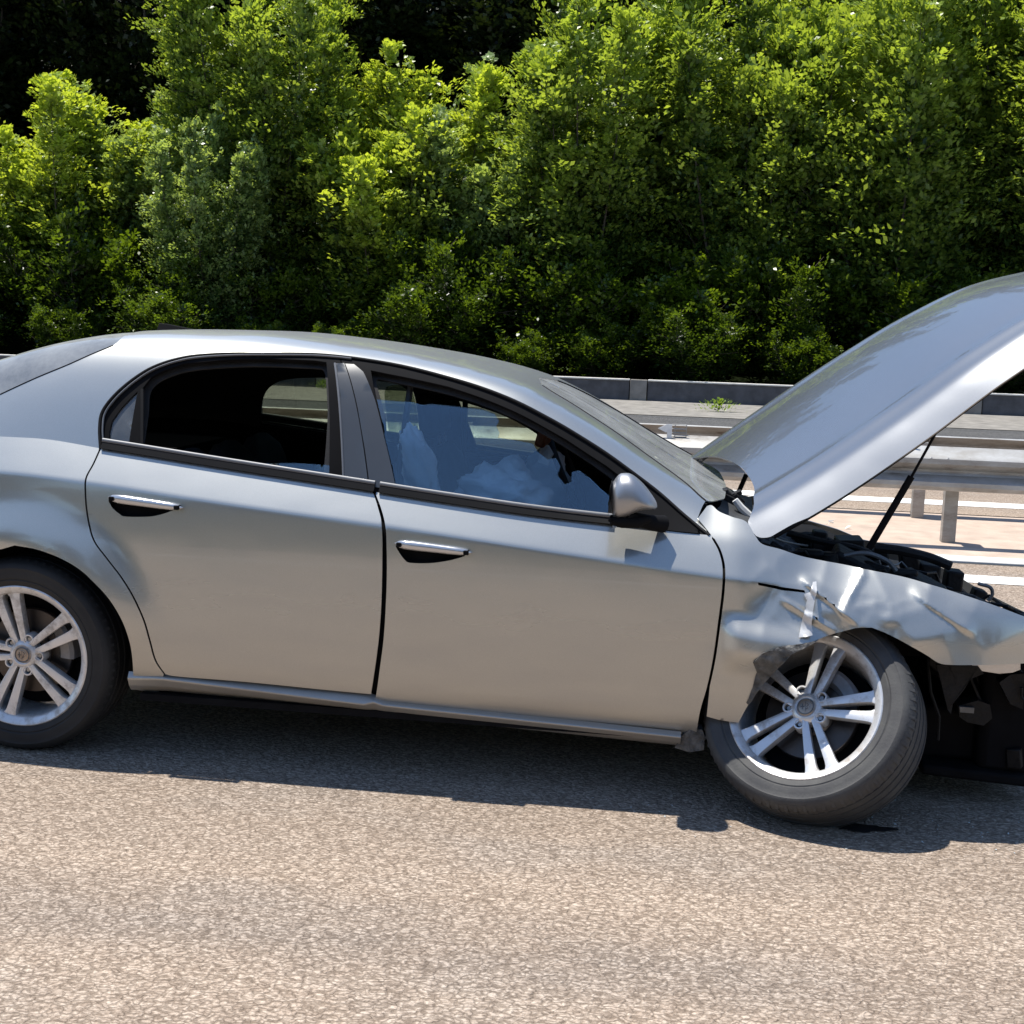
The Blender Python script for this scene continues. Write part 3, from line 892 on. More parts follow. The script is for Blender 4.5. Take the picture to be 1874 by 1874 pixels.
# ---------------------------------------------------------------- roof, pillars, window frames
DLO = [(0.2487, 0.011), (0.2373, 0.0494), (0.2362, 0.0962), (0.2676, 0.1513), (0.3217, 0.2145), (0.3835, 0.2727), (0.4631, 0.3216), (0.5527, 0.3533), (0.7646, 0.3951), (0.9741, 0.444), (1.1933, 0.4552), (1.4095, 0.4266), (1.552, 0.4043), (1.692, 0.377), (1.8308, 0.3505), (1.9701, 0.3097), (2.109, 0.229), (2.2118, 0.11), (2.2904, 0)]
DLO[0] = (QD[0][0] + 0.004, 0.0); DLO[-1] = (DLO[-1][0], 0.0)
RGL = [(-0.1572, 0.1576), (-0.0392, 0.2194), (0.0785, 0.2842), (0.1733, 0.3658), (0.2094, 0.4065)]
RGT = [(0.2094, 0.4065), (0.2176, 0.4344), (0.22, 0.4785), (0.2178, 0.5239)]
WS = [(1.6355, 1), (1.6573, 0.9338), (1.6815, 0.8547), (1.7213, 0.8192), (1.7952, 0.7833), (1.8779, 0.7488), (2.0253, 0.6917), (2.1705, 0.5744), (2.2511, 0.3978), (2.2749, 0.3547)]
WPB = [(2.275, 0.3454), (2.2521, 0.1184)]
WS[0] = (WS[0][0], 1.0)
rg_out = [(-0.62, 0.42), (-0.45, 0.25)]
roof = chain([(RGT[-1][0], 1.0)], [(RGT[-1][0], RGT[-1][1])], cr(list(reversed(RGT)), 4), cr(list(reversed(RGL)), 4), [(-0.45, 0.14), (-0.66, 0.16), (-0.70, 0.0)],
             [(x, 0.0) for x in np.linspace(-0.70, DLO[0][0], 30)], cr(DLO, 5), [(2.292, 0.0), WPB[1], WPB[0]], cr(list(reversed(WS)), 4))
panel('roof', S_up, roof, M['paint'], car, 0.024, mirror=2, th=0.006)
boot = chain([(x, 0.0) for x in np.linspace(-0.704, -0.97, 10)], [(-0.97, 1.0), (-0.664, 1.0), (-0.664, 0.165), (-0.70, 0.15)])
panel('boot_lid', S_up, boot, M['paint'], car, 0.04, mirror=2)
rgl = chain(cr(RGL, 4), cr(RGT, 4), [(RGT[-1][0], 1.0), (-0.655, 1.0), (-0.655, 0.165), (-0.45, 0.14)])
panel('rear_window', offs(S_up, -0.004), inset(rgl, 0.003, 0), M['rearglass'], car, 0.04, mirror=2)
wsl = chain([(WS[0][0], 1.0)], cr(WS, 4), [(2.30, 0.42), (2.345, 0.7), (2.36, 1.0)])
wscreen = panel('windscreen', offs(S_up, -0.002), inset(wsl, 0.002, 0), M['screen'], car, 0.03, mirror=2)
A = np.array(cr(WS[2:], 4)); PW = on_surf(S_up, A, -0.001); NW = surf_n(S_up, A[:, 0], A[:, 1])
sweep('screen_seal', PW, NW, oval(0.005, 0.004, 8), M['rubber'], wscreen, mirror=3)
A = np.array(cr(RGL, 4)); PW = on_surf(S_up, A, -0.001); NW = surf_n(S_up, A[:, 0], A[:, 1])
sweep('rear_window_seal', PW, NW, oval(0.003, 0.003, 8), M['rubber'], car, mirror=3)

# seals and bright strip round the side windows
A = np.array(cr(DLO, 5)); NW = surf_n(S_up, A[:, 0], A[:, 1])
sweep('window_seal', on_surf(S_up, A, 0.0), NW, oval(0.0055, 0.005, 8), M['rubber'], car, mirror=3)
dl_in = np.array(inset(chain(cr(DLO, 5)), 0.012, 0))[2:-2]
kk = dl_in[:, 0] < 1.10
A = dl_in[kk]
sweep('bright_strip', on_surf(S_up, A, 0.001), surf_n(S_up, A[:, 0], A[:, 1]), oval(0.0032, 0.004, 8), M['satin'], car, mirror=3)

# black window frames with openings
OR_ = [(0.3971, 0.0209), (0.3776, 0.0989), (0.3598, 0.183), (0.3836, 0.2313), (0.4229, 0.2632), (0.4882, 0.3032), (0.6292, 0.3369), (0.7965, 0.3711), (0.9377, 0.3944), (0.9801, 0.3941), (1.0021, 0.2824), (1.0297, 0.1364), (1.0484, 0.0582)]
OR_ = [(OR_[0][0], 0.012)] + OR_[1:-1] + [(OR_[-1][0], 0.012)]
OQ = [(0.2817, 0.0131), (0.2723, 0.0442), (0.2751, 0.0743), (0.301, 0.1167), (0.3458, 0.1741)]
OQ = [(OQ[0][0], 0.012)] + OQ[1:] + [(OQ[-1][0]+0.002, 0.012)]
OF = [(1.1371, 0.3835), (1.2026, 0.3784), (1.4076, 0.3696), (1.5456, 0.3463), (1.6804, 0.3204), (1.816, 0.2905), (1.9494, 0.2461), (2.0418, 0.1975), (2.1062, 0.1513)]
OF2 = [(1.1612, 0.2847), (1.2173, 0.1305), (1.2721, 0.0242)]
OF = [(OF2[2][0], 0.012)] + [OF2[1], OF2[0]] + OF + [(OF[-1][0], 0.012)]
xb0, xb1 = OR_[-1][0], OR_[-2][0]
dlo_in = inset(chain(cr(DLO, 5)), 0.004, 0)
pil = [(1.0225, 0.4344), (1.1175, 0.0238)]
S_fr = offs(S_up, -0.004)
def clip_x(poly, f, side):
    return [p for p in poly if (p[0] - f(p[1]))*side > 0]
fB = lambda t: pil[1][0] + (pil[0][0]-pil[1][0])*(t/max(pil[0][1], 0.01))
rear_fr = clip_x(dlo_in, fB, -1); front_fr = clip_x(dlo_in, fB, 1)
def close_at(poly, near_left):
    return poly
# order: dlo_in runs rear -> front along the top
rear_poly = rear_fr + [(fB(rear_fr[-1][1]), rear_fr[-1][1]), (fB(0.0), 0.0)]
front_poly = [(fB(0.0)+0.004, 0.0), (fB(front_fr[0][1])+0.004, front_fr[0][1])] + front_fr
panel('window_frame', S_fr, rear_poly, M['trim'], car, 0.03, holes=[OR_, OQ], mirror=0, th=0.012)
panel('window_frame', S_fr, front_poly, M['trim'], car, 0.03, holes=[OF], mirror=3, th=0.012)
# pillar covers
PC1 = [(1.0124, 0.3839), (1.0435, 0.3948), (1.1835, 0.0377), (1.1159, 0.0331), (1.0999, 0.0291)]
PC1 = [PC1[0], PC1[1], (PC1[2][0], 0.01), (PC1[4][0], 0.01)]
PC2 = [(1.0475, 0.3941), (1.0775, 0.3994), (1.1154, 0.3599), (1.1701, 0.244), (1.2173, 0.1305), (1.2767, 0.0188)]
PC2 = PC2[:-1] + [(PC2[-1][0], 0.01), (PC1[2][0]+0.004, 0.01)]
panel('pillar_cover', offs(S_up, 0.003), PC1, M['pillar'], car, 0.03, mirror=3)
panel('pillar_cover', offs(S_up, 0.0015), PC2, M['pillar'], car, 0.03, mirror=3)
A = np.array([PC1[0], PC1[-1]]); A = np.array([A[0]+(A[1]-A[0])*i/8 for i in range(9)])
sweep('bright_strip', on_surf(S_up, A, 0.003), surf_n(S_up, A[:, 0], A[:, 1]), oval(0.004, 0.004, 8), M['satin'], car, mirror=3)
# belt mouldings
for x0, x1 in ((QD[0][0]+0.01, 1.205), (1.222, 1.985)):
    xs = np.linspace(x0, x1, 30)
    A = np.stack([xs, 0*xs + 0.002], 1); P0 = on_surf(S_up, A, 0.003); NW = surf_n(S_up, A[:, 0], A[:, 1])
    up_ = np.array([0, 0, 1.0])
    sweep('belt_moulding', P0 + up_*0.008, NW, [(-0.012, -0.004), (0.012, -0.004), (0.012, 0.003), (-0.012, 0.005)], M['rubber'], car, mirror=3)
    sweep('belt_strip', P0 + up_*0.025 + np.array([0, 0.006, 0]), NW, oval(0.0075, 0.005, 10), M['satin'], car, mirror=3)
# glass
panel('quarter_glass', offs(S_up, -0.010), inset(OQ, -0.004, 0), M['quarterglass'], car, 0.03, mirror=0)
mb = []
A = np.array([OR_[0], OR_[2]]); A = np.array([A[0]+(A[1]-A[0])*i/6 for i in range(7)])
sweep('glass_divider', on_surf(S_up, A, -0.006), surf_n(S_up, A[:, 0], A[:, 1]), oval(0.007, 0.006, 8), M['rubber'], car, mirror=0)
# rear door glass is wound down: only its top edge still shows at the front
RG = [(0.8291, 0.0263), (0.9288, 0.0367), (1.0473, 0.0431)]
RGp = [(RG[0][0], 0.0), RG[0], RG[1], RG[2], (RG[2][0]+0.004, 0.0)]
panel('door_glass', offs(S_up, -0.012), RGp, M['glass'], car, 0.03, th=0.003, label='wound down rear side window')
# front door glass stands a little open and its front edge is broken
FG = [(1.1694, 0.2501), (1.2326, 0.2557), (1.2916, 0.2635), (1.3294, 0.2586), (1.3617, 0.2705), (1.4715, 0.2856), (1.5333, 0.2959), (1.5725, 0.29), (1.5894, 0.2645), (1.5823, 0.2397), (1.5951, 0.2185), (1.5914, 0.1996), (1.6365, 0.2047), (1.7065, 0.2154), (1.7267, 0.1897), (1.7585, 0.1769), (1.7863, 0.1918), (1.8028, 0.1644), (1.7948, 0.1301), (1.8217, 0.108), (1.8421, 0.1215), (1.8411, 0.1579), (1.8632, 0.1761), (1.9002, 0.1601), (1.938, 0.1295), (1.9677, 0.1109), (1.9822, 0.0496), (1.9808, 0.0192)]
FGp = [(OF2[2][0]-0.01, 0.0), (OF2[1][0]-0.008, OF2[1][1])] + FG[:-1] + [(FG[-1][0], 0.0)]
panel('door_glass', offs(S_up, -0.010), FGp, M['glassfront'] if 'glassfront' in M else M['glass'], car, 0.02, th=0.003, label='cracked front side window with its front part broken out')

# black mirror corner and door sail
SA = [(1.9781, 0.1149), (2.0441, 0.146), (2.1161, 0.1239), (2.1886, 0.0589), (2.2592, 0.0064)]
sail = [(SA[0][0]-0.01, 0.0), (SA[0][0]-0.01, 0.16), (SA[1][0], SA[1][1]), (SA[2][0], SA[2][1]), (SA[3][0], SA[3][1]), (SA[4][0], 0.0)]
panel('mirror_corner', offs(S_up, 0.004), sail, M['trim'], car, 0.02, th=0.02, mirror=3)
sail2 = [(SA[1][0]-0.02, BELT(SA[1][0]-0.02)), (SA[4][0], BELT(SA[4][0])), (SA[2][0]+0.02, BELT(SA[2][0]+0.02)-0.002), (SA[1][0]+0.02, BELT(SA[1][0])-0.012)]

# door mirror
MO = [(1.9797, 0.9786), (1.98, 1.0092), (1.9858, 1.0299), (2.0032, 1.0545), (2.0198, 1.0596), (2.0383, 1.0588), (2.059, 1.0471), (2.0817, 1.0279), (2.1013, 1.0052), (2.1192, 0.9807), (2.1251, 0.964), (2.1222, 0.9553), (2.1038, 0.9527), (2.0805, 0.9481), (2.0541, 0.9381), (2.0344, 0.9268), (2.0145, 0.919), (1.9976, 0.918), (1.9868, 0.9329)]
def mirror_body(sgn):
    q = np.array(cr(MO + [MO[0]], 3)[:-1]); c = q.mean(0); n = len(q)
    ys = [-0.860, -0.872, -0.887, -0.905, -0.924, -0.942, -0.959, -0.972, -0.982, -0.988, -0.991]
    sc = [0.62, 0.80, 0.93, 0.985, 1.0, 0.975, 0.90, 0.78, 0.60, 0.36, 0.10]
    V = []; F = []
    for y, s in zip(ys, sc):
        for p in q:
            # the glass side (rear) stays nearly flat
            sx = s if p[0] > c[0] else 1 - (1 - s)*0.45
            V.append((c[0]+(p[0]-c[0])*sx + 0.06*(y+0.945)*(-1), y*1.0, c[1]+(p[1]-c[1])*s + 0.0))
    m = len(ys)
    for k in range(m-1):
        for i in range(n):
            j = (i+1) % n
            F.append((k*n+i, k*n+j, (k+1)*n+j, (k+1)*n+i))
    F += [tuple(range(n-1, -1, -1)), tuple((m-1)*n+i for i in range(n))]
    V = np.array(V)
    if sgn > 0: V[:, 1] *= -1
    e = empty('door_mirror', parent=car)
    o = mesh_np('mirror_housing', V, F if sgn < 0 else [f[::-1] for f in F], M['mirrorpaint'], e)
    mb = MB()
    x0, z0 = MO[0][0], c[1]
    s = sgn
    # mirror glass
    V2 = []; n2 = 20
    for i in range(n2):
        w = 2*math.pi*i/n2
        V2.append((MO[0][0]-0.001+0.004*math.sin(w)+0.0, s*(0.935+0.060*math.cos(w)), z0-0.002+0.058*math.sin(w)))
    mesh_np('mirror_glass', V2, [tuple(range(n2))], M['chrome'], e, False)
    # foot and lower shell
    foot = MB()
    f0 = (x0+0.02, s*0.99, z0-0.058); 
    foot.tube([(x0+0.05, s*0.95, z0-0.052), (x0+0.075, s*0.92, z0-0.066), (x0+0.12, s*0.885, z0-0.080), (x0+0.165, s*0.845, z0-0.088)], [0.014, 0.021, 0.024, 0.028], 12)
    foot.build('mirror_foot', M['trim'], e, smooth=True)
    ls = MB()
    ls.tube([(x0+0.004, s*0.89, z0-0.066), (x0+0.004, s*0.985, z0-0.066)], 0.006, 8)
    ls.tube([(x0+0.006, s*0.965, z0-0.070), (x0+0.04, s*0.955, z0-0.074), (x0+0.085, s*0.935, z0-0.074), (x0+0.125, s*0.92, z0-0.062)], [0.012, 0.018, 0.019, 0.010], 12)
    ls.build('mirror_lower_shell', M['trim'], e, smooth=True)
mirror_body(-1); mirror_body(1)

# roof aerial
ae = MB()
ae.add([(0.12, -0.02, 1.432), (0.30, -0.012, 1.443), (0.30, 0.012, 1.443), (0.12, 0.02, 1.432), (0.125, -0.004, 1.468), (0.16, -0.003, 1.466), (0.125, 0.004, 1.468), (0.16, 0.003, 1.466)],
       [(0, 1, 5, 4), (2, 3, 6, 7), (1, 2, 7, 5), (0, 4, 6, 3), (4, 5, 7, 6), (0, 3, 2, 1)])
ae.build('roof_aerial', M['trim'], car, bevel=0.003)

# ---------------------------------------------------------------- dark inner structure
S_in = offs(S_side, -0.030)
inner = chain(belt(-0.90, 2.28, 60), [(2.28, 0.30), (2.20, 0.20), (0.46, 0.24)],
              [(0.415*math.cos(math.radians(a)), 0.324+0.415*math.sin(math.radians(a))) for a in range(0, 181, 10)], [(-0.5, 0.3), (-0.90, 0.35)])
panel('inner_shell', lambda u, v: S_in(u, np.minimum(v, zb_(u)-0.004)), inner, M['shell'], car, 0.05, mirror=3, th=0.012)
# inner trim with the window openings
tr_out = chain([(x, 0.0) for x in np.linspace(-0.60, 2.26, 60)], [(2.26, 0.40), (WS[-3][0], WS[-3][1]-0.12), (1.62, 0.66), (1.56, 0.72), (1.52, 1.0), (0.30, 1.0), (0.26, 0.62), (-0.1, 0.36), (-0.60, 0.30)])
def open_hole(pts, d):
    """window aperture in the lining: rounded at the top, running down to the belt"""
    q = inset([(pts[0][0], -0.2)] + list(pts) + [(pts[-1][0], -0.2)], d, 3)
    k0 = [p for p in q if p[1] > 0.006]
    i = min(range(len(k0)), key=lambda j: k0[j][0])
    lo = [p for p in k0 if p[1] < 0.1]
    xl = min(lo)[0]; xr = max(lo)[0]
    # keep order round the polygon, starting after the largest jump
    j = max(range(len(k0)), key=lambda j: math.hypot(k0[j][0]-k0[j-1][0], k0[j][1]-k0[j-1][1]))
    k0 = k0[j:] + k0[:j]
    return [(k0[0][0], 0.004)] + k0 + [(k0[-1][0], 0.004)]
hr_n = open_hole(OR_[1:-1], 0.012); hf_n = open_hole(OF[1:-1], 0.012)
hr_f = open_hole([(0.292, 0.02), (0.300, 0.07), (0.325, 0.125), (0.365, 0.170), (0.43, 0.205), (0.55, 0.225), (0.92, 0.25), (0.99, 0.22), (1.01, 0.1)], 0.0)
hf_f = open_hole([(0.8813, 0.0255), (0.8688, 0.1651), (0.8868, 0.2036), (0.9367, 0.2156), (1.0411, 0.2129), (1.1739, 0.2034), (1.3087, 0.1864), (1.441, 0.16), (1.5565, 0.1179), (1.6896, 0.0492)], 0.0)
panel('window_frame', S_fr, rear_poly, M['trim'], car, 0.03, holes=[inset(hr_f, -0.006, 0)], mirror=1, th=0.012)
panel('door_glass', offs(S_up, -0.018), inset(hr_f, -0.004, 0), M['farglass'], car, 0.03, mirror=1, th=0.003)
panel('door_glass', offs(S_up, -0.018), inset(hf_f, -0.004, 0), M['farglass'], car, 0.03, mirror=1, th=0.003)
for s_ in (-1, 1):      # slot seals closing the door cavity below the windows
    xs = np.linspace(0.28, 2.27, 40); zz_ = zb_(xs) - 0.035; ww_ = side_w(xs, zz_, 0.0)
    V = [(x, s_*(w-0.005), z) for x, w, z in zip(xs, ww_, zz_)] + [(x, s_*(w-0.07), z+0.01) for x, w, z in zip(xs, ww_, zz_)]
    mesh_np('window_channel', V, [(i, i+1, 41+i, 40+i) for i in range(39)], M['rubber'], car, False)
panel('inner_trim', offs(S_up, -0.034), tr_out, M['lining'], car, 0.05, holes=[hr_n, hf_n], mirror=0, th=0.006)
panel('inner_trim', offs(S_up, -0.040), tr_out, M['lining'], car, 0.05, holes=[hr_f, hf_f], mirror=1, th=0.012)

fl = MB()
fl.box((0.40, -0.80, 0.19), (2.34, 0.80, 0.235))
fl.box((0.42, -0.872, 0.205), (2.22, -0.80, 0.228)); fl.box((0.42, 0.80, 0.205), (2.22, 0.872, 0.228))
fl.box((2.34, -0.84, 0.50), (2.46, -0.55, 0.515))
fl.box((-0.85, -0.60, 0.22), (0.40, 0.60, 0.30))
fl.box((-0.60, -0.66, 0.30), (-0.10, 0.66, 0.98))       # boot wall behind the seats
fl.box((-0.55, -0.70, 0.965), (0.22, 0.70, 0.985))      # parcel shelf
fl.box((2.30, -0.70, 0.20), (2.345, 0.70, 0.845))       # bulkhead
fl.build('floor_pan', M['shell'], car)
for cx, cz, r in ((0.0, 0.324, 0.415), (2.735, 0.32, 0.37)):
    for s in (-1, 1):
        V = []; F = []; n = 24
        a0, a1 = (math.radians(-8), math.radians(188)) if cx < 1 else (math.radians(20), math.radians(165))
        for i in range(n+1):
            a = a0 + (a1-a0)*i/n
            rr = r*(1 + (0.02*math.sin(9*a) if cx > 1 else 0))
            V += [(cx+rr*math.cos(a), s*(0.865 if cx < 1 else 0.80), cz+rr*math.sin(a)), (cx+rr*math.cos(a), s*0.50, cz+rr*math.sin(a))]
        for i in range(n): F.append((2*i, 2*i+1, 2*i+3, 2*i+2))
        F.append(tuple(2*i+1 for i in range(n+1)))
        mesh_np('wheel_liner', V, F, M['shell'], car, False)

# rear end (out of the picture)
U_, V_ = np.meshgrid(np.linspace(-1, 1, 33), np.linspace(0, 1, 14), indexing='ij')
zz = 0.26 + (1.0)*V_*(0.80)
wv = side_w(-0.97 + 0*zz, np.minimum(zz, 1.02), 0.0)
RP = np.stack([-0.97 - 0.10*(1 - np.abs(U_)**2.4) - 0.04*np.sin(V_*3.14), U_*wv, zz], -1).reshape(-1, 3)
RP = np.vstack([RP]); RF = [(i*14+j, i*14+j+1, (i+1)*14+j+1, (i+1)*14+j) for i in range(32) for j in range(13)]
mesh_np('rear_bumper', RP, RF, M['paint'], car)
for s in (-1, 1):
    mb = MB(); mb.box((-1.07, min(s*0.32, s*0.70), 0.80), (-0.98, max(s*0.32, s*0.70), 0.92)); mb.build('tail_lamp', M['lamp'], car, bevel=0.02)

# ---------------------------------------------------------------- raised bonnet
HRr = [(0.0057, 0.843), (0.0257, 0.8403), (0.0494, 0.8059), (0.0843, 0.6915), (0.1115, 0.5397), (0.1269, 0.4101), (0.1282, 0.2896), (0.1193, 0.2005), (0.0964, 0.1189), (0.0709, 0.0723), (0.0562, 0.0581), (0.0507, 0.0359), (0.0517, 0.0192)]
HN = [(0.0602, 0.0107), (0.0781, 0.0026), (0.1006, 0.0003), (0.1418, 0.0002)]
HN = [(a, max(b, 0.004)) for a, b in HN]
HN2 = [(u, 0.0) for u in np.linspace(HN[-1][0]+0.04, 1.15, 12)]
far_rear = [(0.01, 1.0), (-0.035, 0.955)]
bon = chain(HN2, cr([(1.15, 0.0), (1.205, 0.15), (1.235, 0.5), (1.205, 0.85), (1.15, 1.0)], 6), [(u, 1.0) for u in np.linspace(1.1, 0.03, 12)], cr(far_rear + HRr, 3), cr([HRr[-1]] + HN + [HN2[0]], 3))
hood = panel('bonnet', S_hood, bon, M['hoodpaint'], car, 0.013, ref=(-0.3, -0.3, 1), th=0.006)
# folded edge flange and inner frame below the skin
def S_hin(u, v):
    P = S_hood(u, np.clip(v, 0.06, 0.94)).copy()
    e = np.sin(np.clip(u/1.2, 0, 1)*math.pi)
    P[..., 0] += 0.02*0.6; P[..., 2] -= 0.024 + 0.010*np.sin(14*np.asarray(u))*np.sin(11*np.asarray(v))
    return P
bin_ = inset([(u, v) for u, v in bon if True], 0.02, 0)
panel('bonnet_frame', S_hin, [(0.10, 0.06), (1.14, 0.06), (1.17, 0.5), (1.14, 0.94), (0.10, 0.94), (0.20, 0.7), (0.24, 0.5), (0.20, 0.3)], M['lining'], hood, 0.05, ref=(-0.3, -0.3, 1),
      holes=[[(0.30, 0.14), (0.62, 0.14), (0.62, 0.42), (0.36, 0.42)], [(0.30, 0.86), (0.36, 0.58), (0.62, 0.58), (0.62, 0.86)], [(0.70, 0.14), (1.05, 0.14), (1.05, 0.42), (0.70, 0.42)], [(0.70, 0.58), (1.05, 0.58), (1.05, 0.86), (0.70, 0.86)]], th=0.012)
us = np.linspace(0.09, 1.14, 30)
E_ = S_hood(us, 0*us + 0.004); E_[:, 2] -= 0.010; E_[:, 1] += 0.006
sweep('bonnet_edge_seal', E_, np.tile(np.array([[0.3, -0.6, -0.7]]), (30, 1)), oval(0.0075, 0.006, 8), M['rubber'], hood)
# gas strut: thin rod above, thick cylinder below
ga = [(3.02, 1.2807), (2.9172, 1.0523), (2.923, 1.0667), (2.8066, 0.8258)]
Pt, Pm, Pm2, Pb = [(a[0], -0.66, a[1]) for a in ga]
MB().tube([Pt, Pm], 0.0045, 10).build('strut_rod', M['trim'], car, smooth=True)
MB().tube([Pm2, Pb], 0.0115, 12).build('strut_cylinder', M['trim'], car, smooth=True)
gb = [(2.4599, 0.9222), (2.4324, 0.8467)]
MB().tube([(gb[0][0], 0.60, gb[0][1]), (gb[1][0], 0.60, gb[1][1])], 0.010, 8).build('strut_cylinder', M['trim'], car, smooth=True)

# ---------------------------------------------------------------- engine bay
nx, ny = 70, 40
X_, T_ = np.meshgrid(np.linspace(2.34, 3.46, nx), np.linspace(0, 1, ny), indexing='ij')
nearz = zb_(X_) - 0.03
farz = np.interp(X_, [p[0] for p in FT], [p[1] for p in FT])
Z_ = nearz*(1-T_) + farz*T_ - 0.05
bump_ = (0.030*np.sin(23*X_ + 5*T_) * np.sin(17*T_ + 9*X_) + 0.022*np.sin(51*X_ + 31*T_)*np.sin(43*T_) + 0.012*np.sign(np.sin(19*X_))*np.sin(29*T_))
Z_ = Z_ - 0.07*np.sin(math.pi*T_)*1.3 + bump_*np.sin(math.pi*np.clip(T_, 0.05, 0.95))
Z_[:, 0] = zb_(X_[:, 0]) - 0.012
ww_ = side_w(X_[:, 0], zb_(X_[:, 0]), 0.0)
Y_ = -(ww_[:, None]-0.012) + T_*(ww_[:, None] + 0.74)
EB = np.stack([X_, Y_, Z_], -1).reshape(-1, 3)
EF = [(i*ny+j, (i+1)*ny+j, (i+1)*ny+j+1, i*ny+j+1) for i in range(nx-1) for j in range(ny-1)]
eng = empty('engine_bay', parent=car)
mesh_np('engine_cover', EB, EF, M['engine'], eng, False)
ER = [(2.6339, 0.8185), (2.7074, 0.8131), (2.7805, 0.8078), (2.8547, 0.7837), (2.9459, 0.7701), (3.0203, 0.7369), (3.1125, 0.701), (3.2224, 0.6645), (3.3137, 0.6326)]
mb = MB(); rr_ = random.Random(4)
for i, (x, z) in enumerate(ER):
    s = rr_.uniform(0.03, 0.06)
    rot = Matrix.Rotation(rr_.uniform(-0.3, 0.3) + 0.25, 3, 'Y') @ Matrix.Rotation(rr_.uniform(-0.3, 0.3), 3, 'X')
    mb.box((x-s*1.3, -0.5-s, z-s-0.025), (x+s*1.3, -0.5+s, z-0.03), rot)
mb.build('engine_block', M['engine'], eng, bevel=0.012)
for k in range(16):
    x0 = 2.45 + 0.055*k; y0 = rr_.uniform(-0.70, -0.1)
    p = [(x0, y0, BELT(x0) - 0.02 - 0.06*rr_.random())]
    for q in range(5):
        x1 = p[-1][0] + rr_.uniform(0.02, 0.06); p.append((x1, p[-1][1] + rr_.uniform(-0.05, 0.05), BELT(x1) - 0.015 - 0.05*rr_.random() - 0.05*abs(p[-1][1]+0.45)))
    MB().tube(p, rr_.choice([0.004, 0.006, 0.010]), 7).build('hose', M['engine' if k % 4 else 'enginegrey'], eng, smooth=True)
for k, pts in enumerate([[(2.7352, 0.7783), (2.7964, 0.7929), (2.8411, 0.7881), (2.8867, 0.7686), (2.9153, 0.739)], [(2.8465, 0.8063), (2.9361, 0.8002), (3.0261, 0.7831), (3.0988, 0.7577)], [(3.1691, 0.7212), (3.2077, 0.7108), (3.2164, 0.6878), (3.2045, 0.6653)], [(2.5636, 0.8261), (2.6761, 0.8037), (2.8063, 0.7843), (2.901, 0.7402)]]):
    yy = [-0.55, -0.5, -0.6, -0.4][k]
    MB().tube([(p[0], yy, p[1]) for p in cr(pts, 5)], [0.008, 0.016, 0.006, 0.012][k], 8).build('hose', M[['enginegrey', 'engine', 'enginegrey', 'engine'][k]], eng, smooth=True)
mb = MB()
for i, (x, z) in enumerate([(2.7246, 0.7762), (2.8389, 0.7465), (2.9529, 0.7129), (3.0636, 0.7191), (3.1378, 0.6687), (3.2299, 0.6446), (3.324, 0.5914)]):
    s = rr_.uniform(0.02, 0.05)
    mb.box((x-s, 0.1-s*1.5, z-0.08), (x+s, 0.1+s*1.5, z+rr_.uniform(-0.012, 0.004)), Matrix.Rotation(rr_.uniform(-0.3, 0.3), 3, 'Y'))
mb.build('air_filter_box', M['engine'], eng, bevel=0.008)
# scuttle: wiper linkage and broken trim below the screen
sc = empty('scuttle', parent=car)
W1 = [(2.2706, 0.966), (2.3002, 0.9468), (2.3426, 0.9177), (2.3802, 0.901)]
MB().tube([(a, 0.0, b) for a, b in W1], [0.010, 0.016, 0.014, 0.008], 8).build('wiper_arm', M['enginegrey'], sc, smooth=True)
W2 = [(2.384, 0.9191), (2.4067, 0.8909), (2.4387, 0.8653)]
MB().tube([(a, -0.3, b) for a, b in W2], [0.012, 0.015, 0.014], 8).build('wiper_arm', M['white'], sc, smooth=True)
mb = MB()
for i, (x, z) in enumerate([(2.2997, 0.9085), (2.3339, 0.9282), (2.3485, 0.911), (2.3672, 0.9259), (2.3782, 0.9046), (2.3923, 0.9312), (2.4011, 0.9137), (2.3441, 0.8848), (2.3798, 0.8767)]):
    s = rr_.uniform(0.010, 0.028)
    mb.box((x-s*1.5, -0.2-s*2, z-s*0.6), (x+s*1.5, -0.2+s*2, z+s*0.6), Matrix.Rotation(rr_.uniform(-0.8, 0.8), 3, 'Y'))
mb.build('wiper_linkage', M['engine'], sc, bevel=0.003)
cw = [(2.29, 0.30), (2.335, 0.6), (2.35, 0.9), (2.34, 1.0)]
nyc = 24
V = []; F = []
for j in range(nyc+1):
    t = -1 + 2*j/nyc
    y = t*0.70
    xw = 2.36 - 0.085*abs(t)**2.2
    zz = 0.925 - 0.055*abs(t)**1.5 + 0.006*math.sin(17*t)
    V += [(xw-0.01, y, zz), (xw+0.05, y, zz-0.028), (xw+0.10, y, zz-0.05 + 0.01*math.sin(9*t)), (xw+0.10, y, zz-0.16)]
for j in range(nyc):
    for k in range(3): F.append((4*j+k, 4*j+k+1, 4*j+4+k+1, 4*j+4+k))
mesh_np('scuttle_panel', V, F, M['dash'], sc, False)

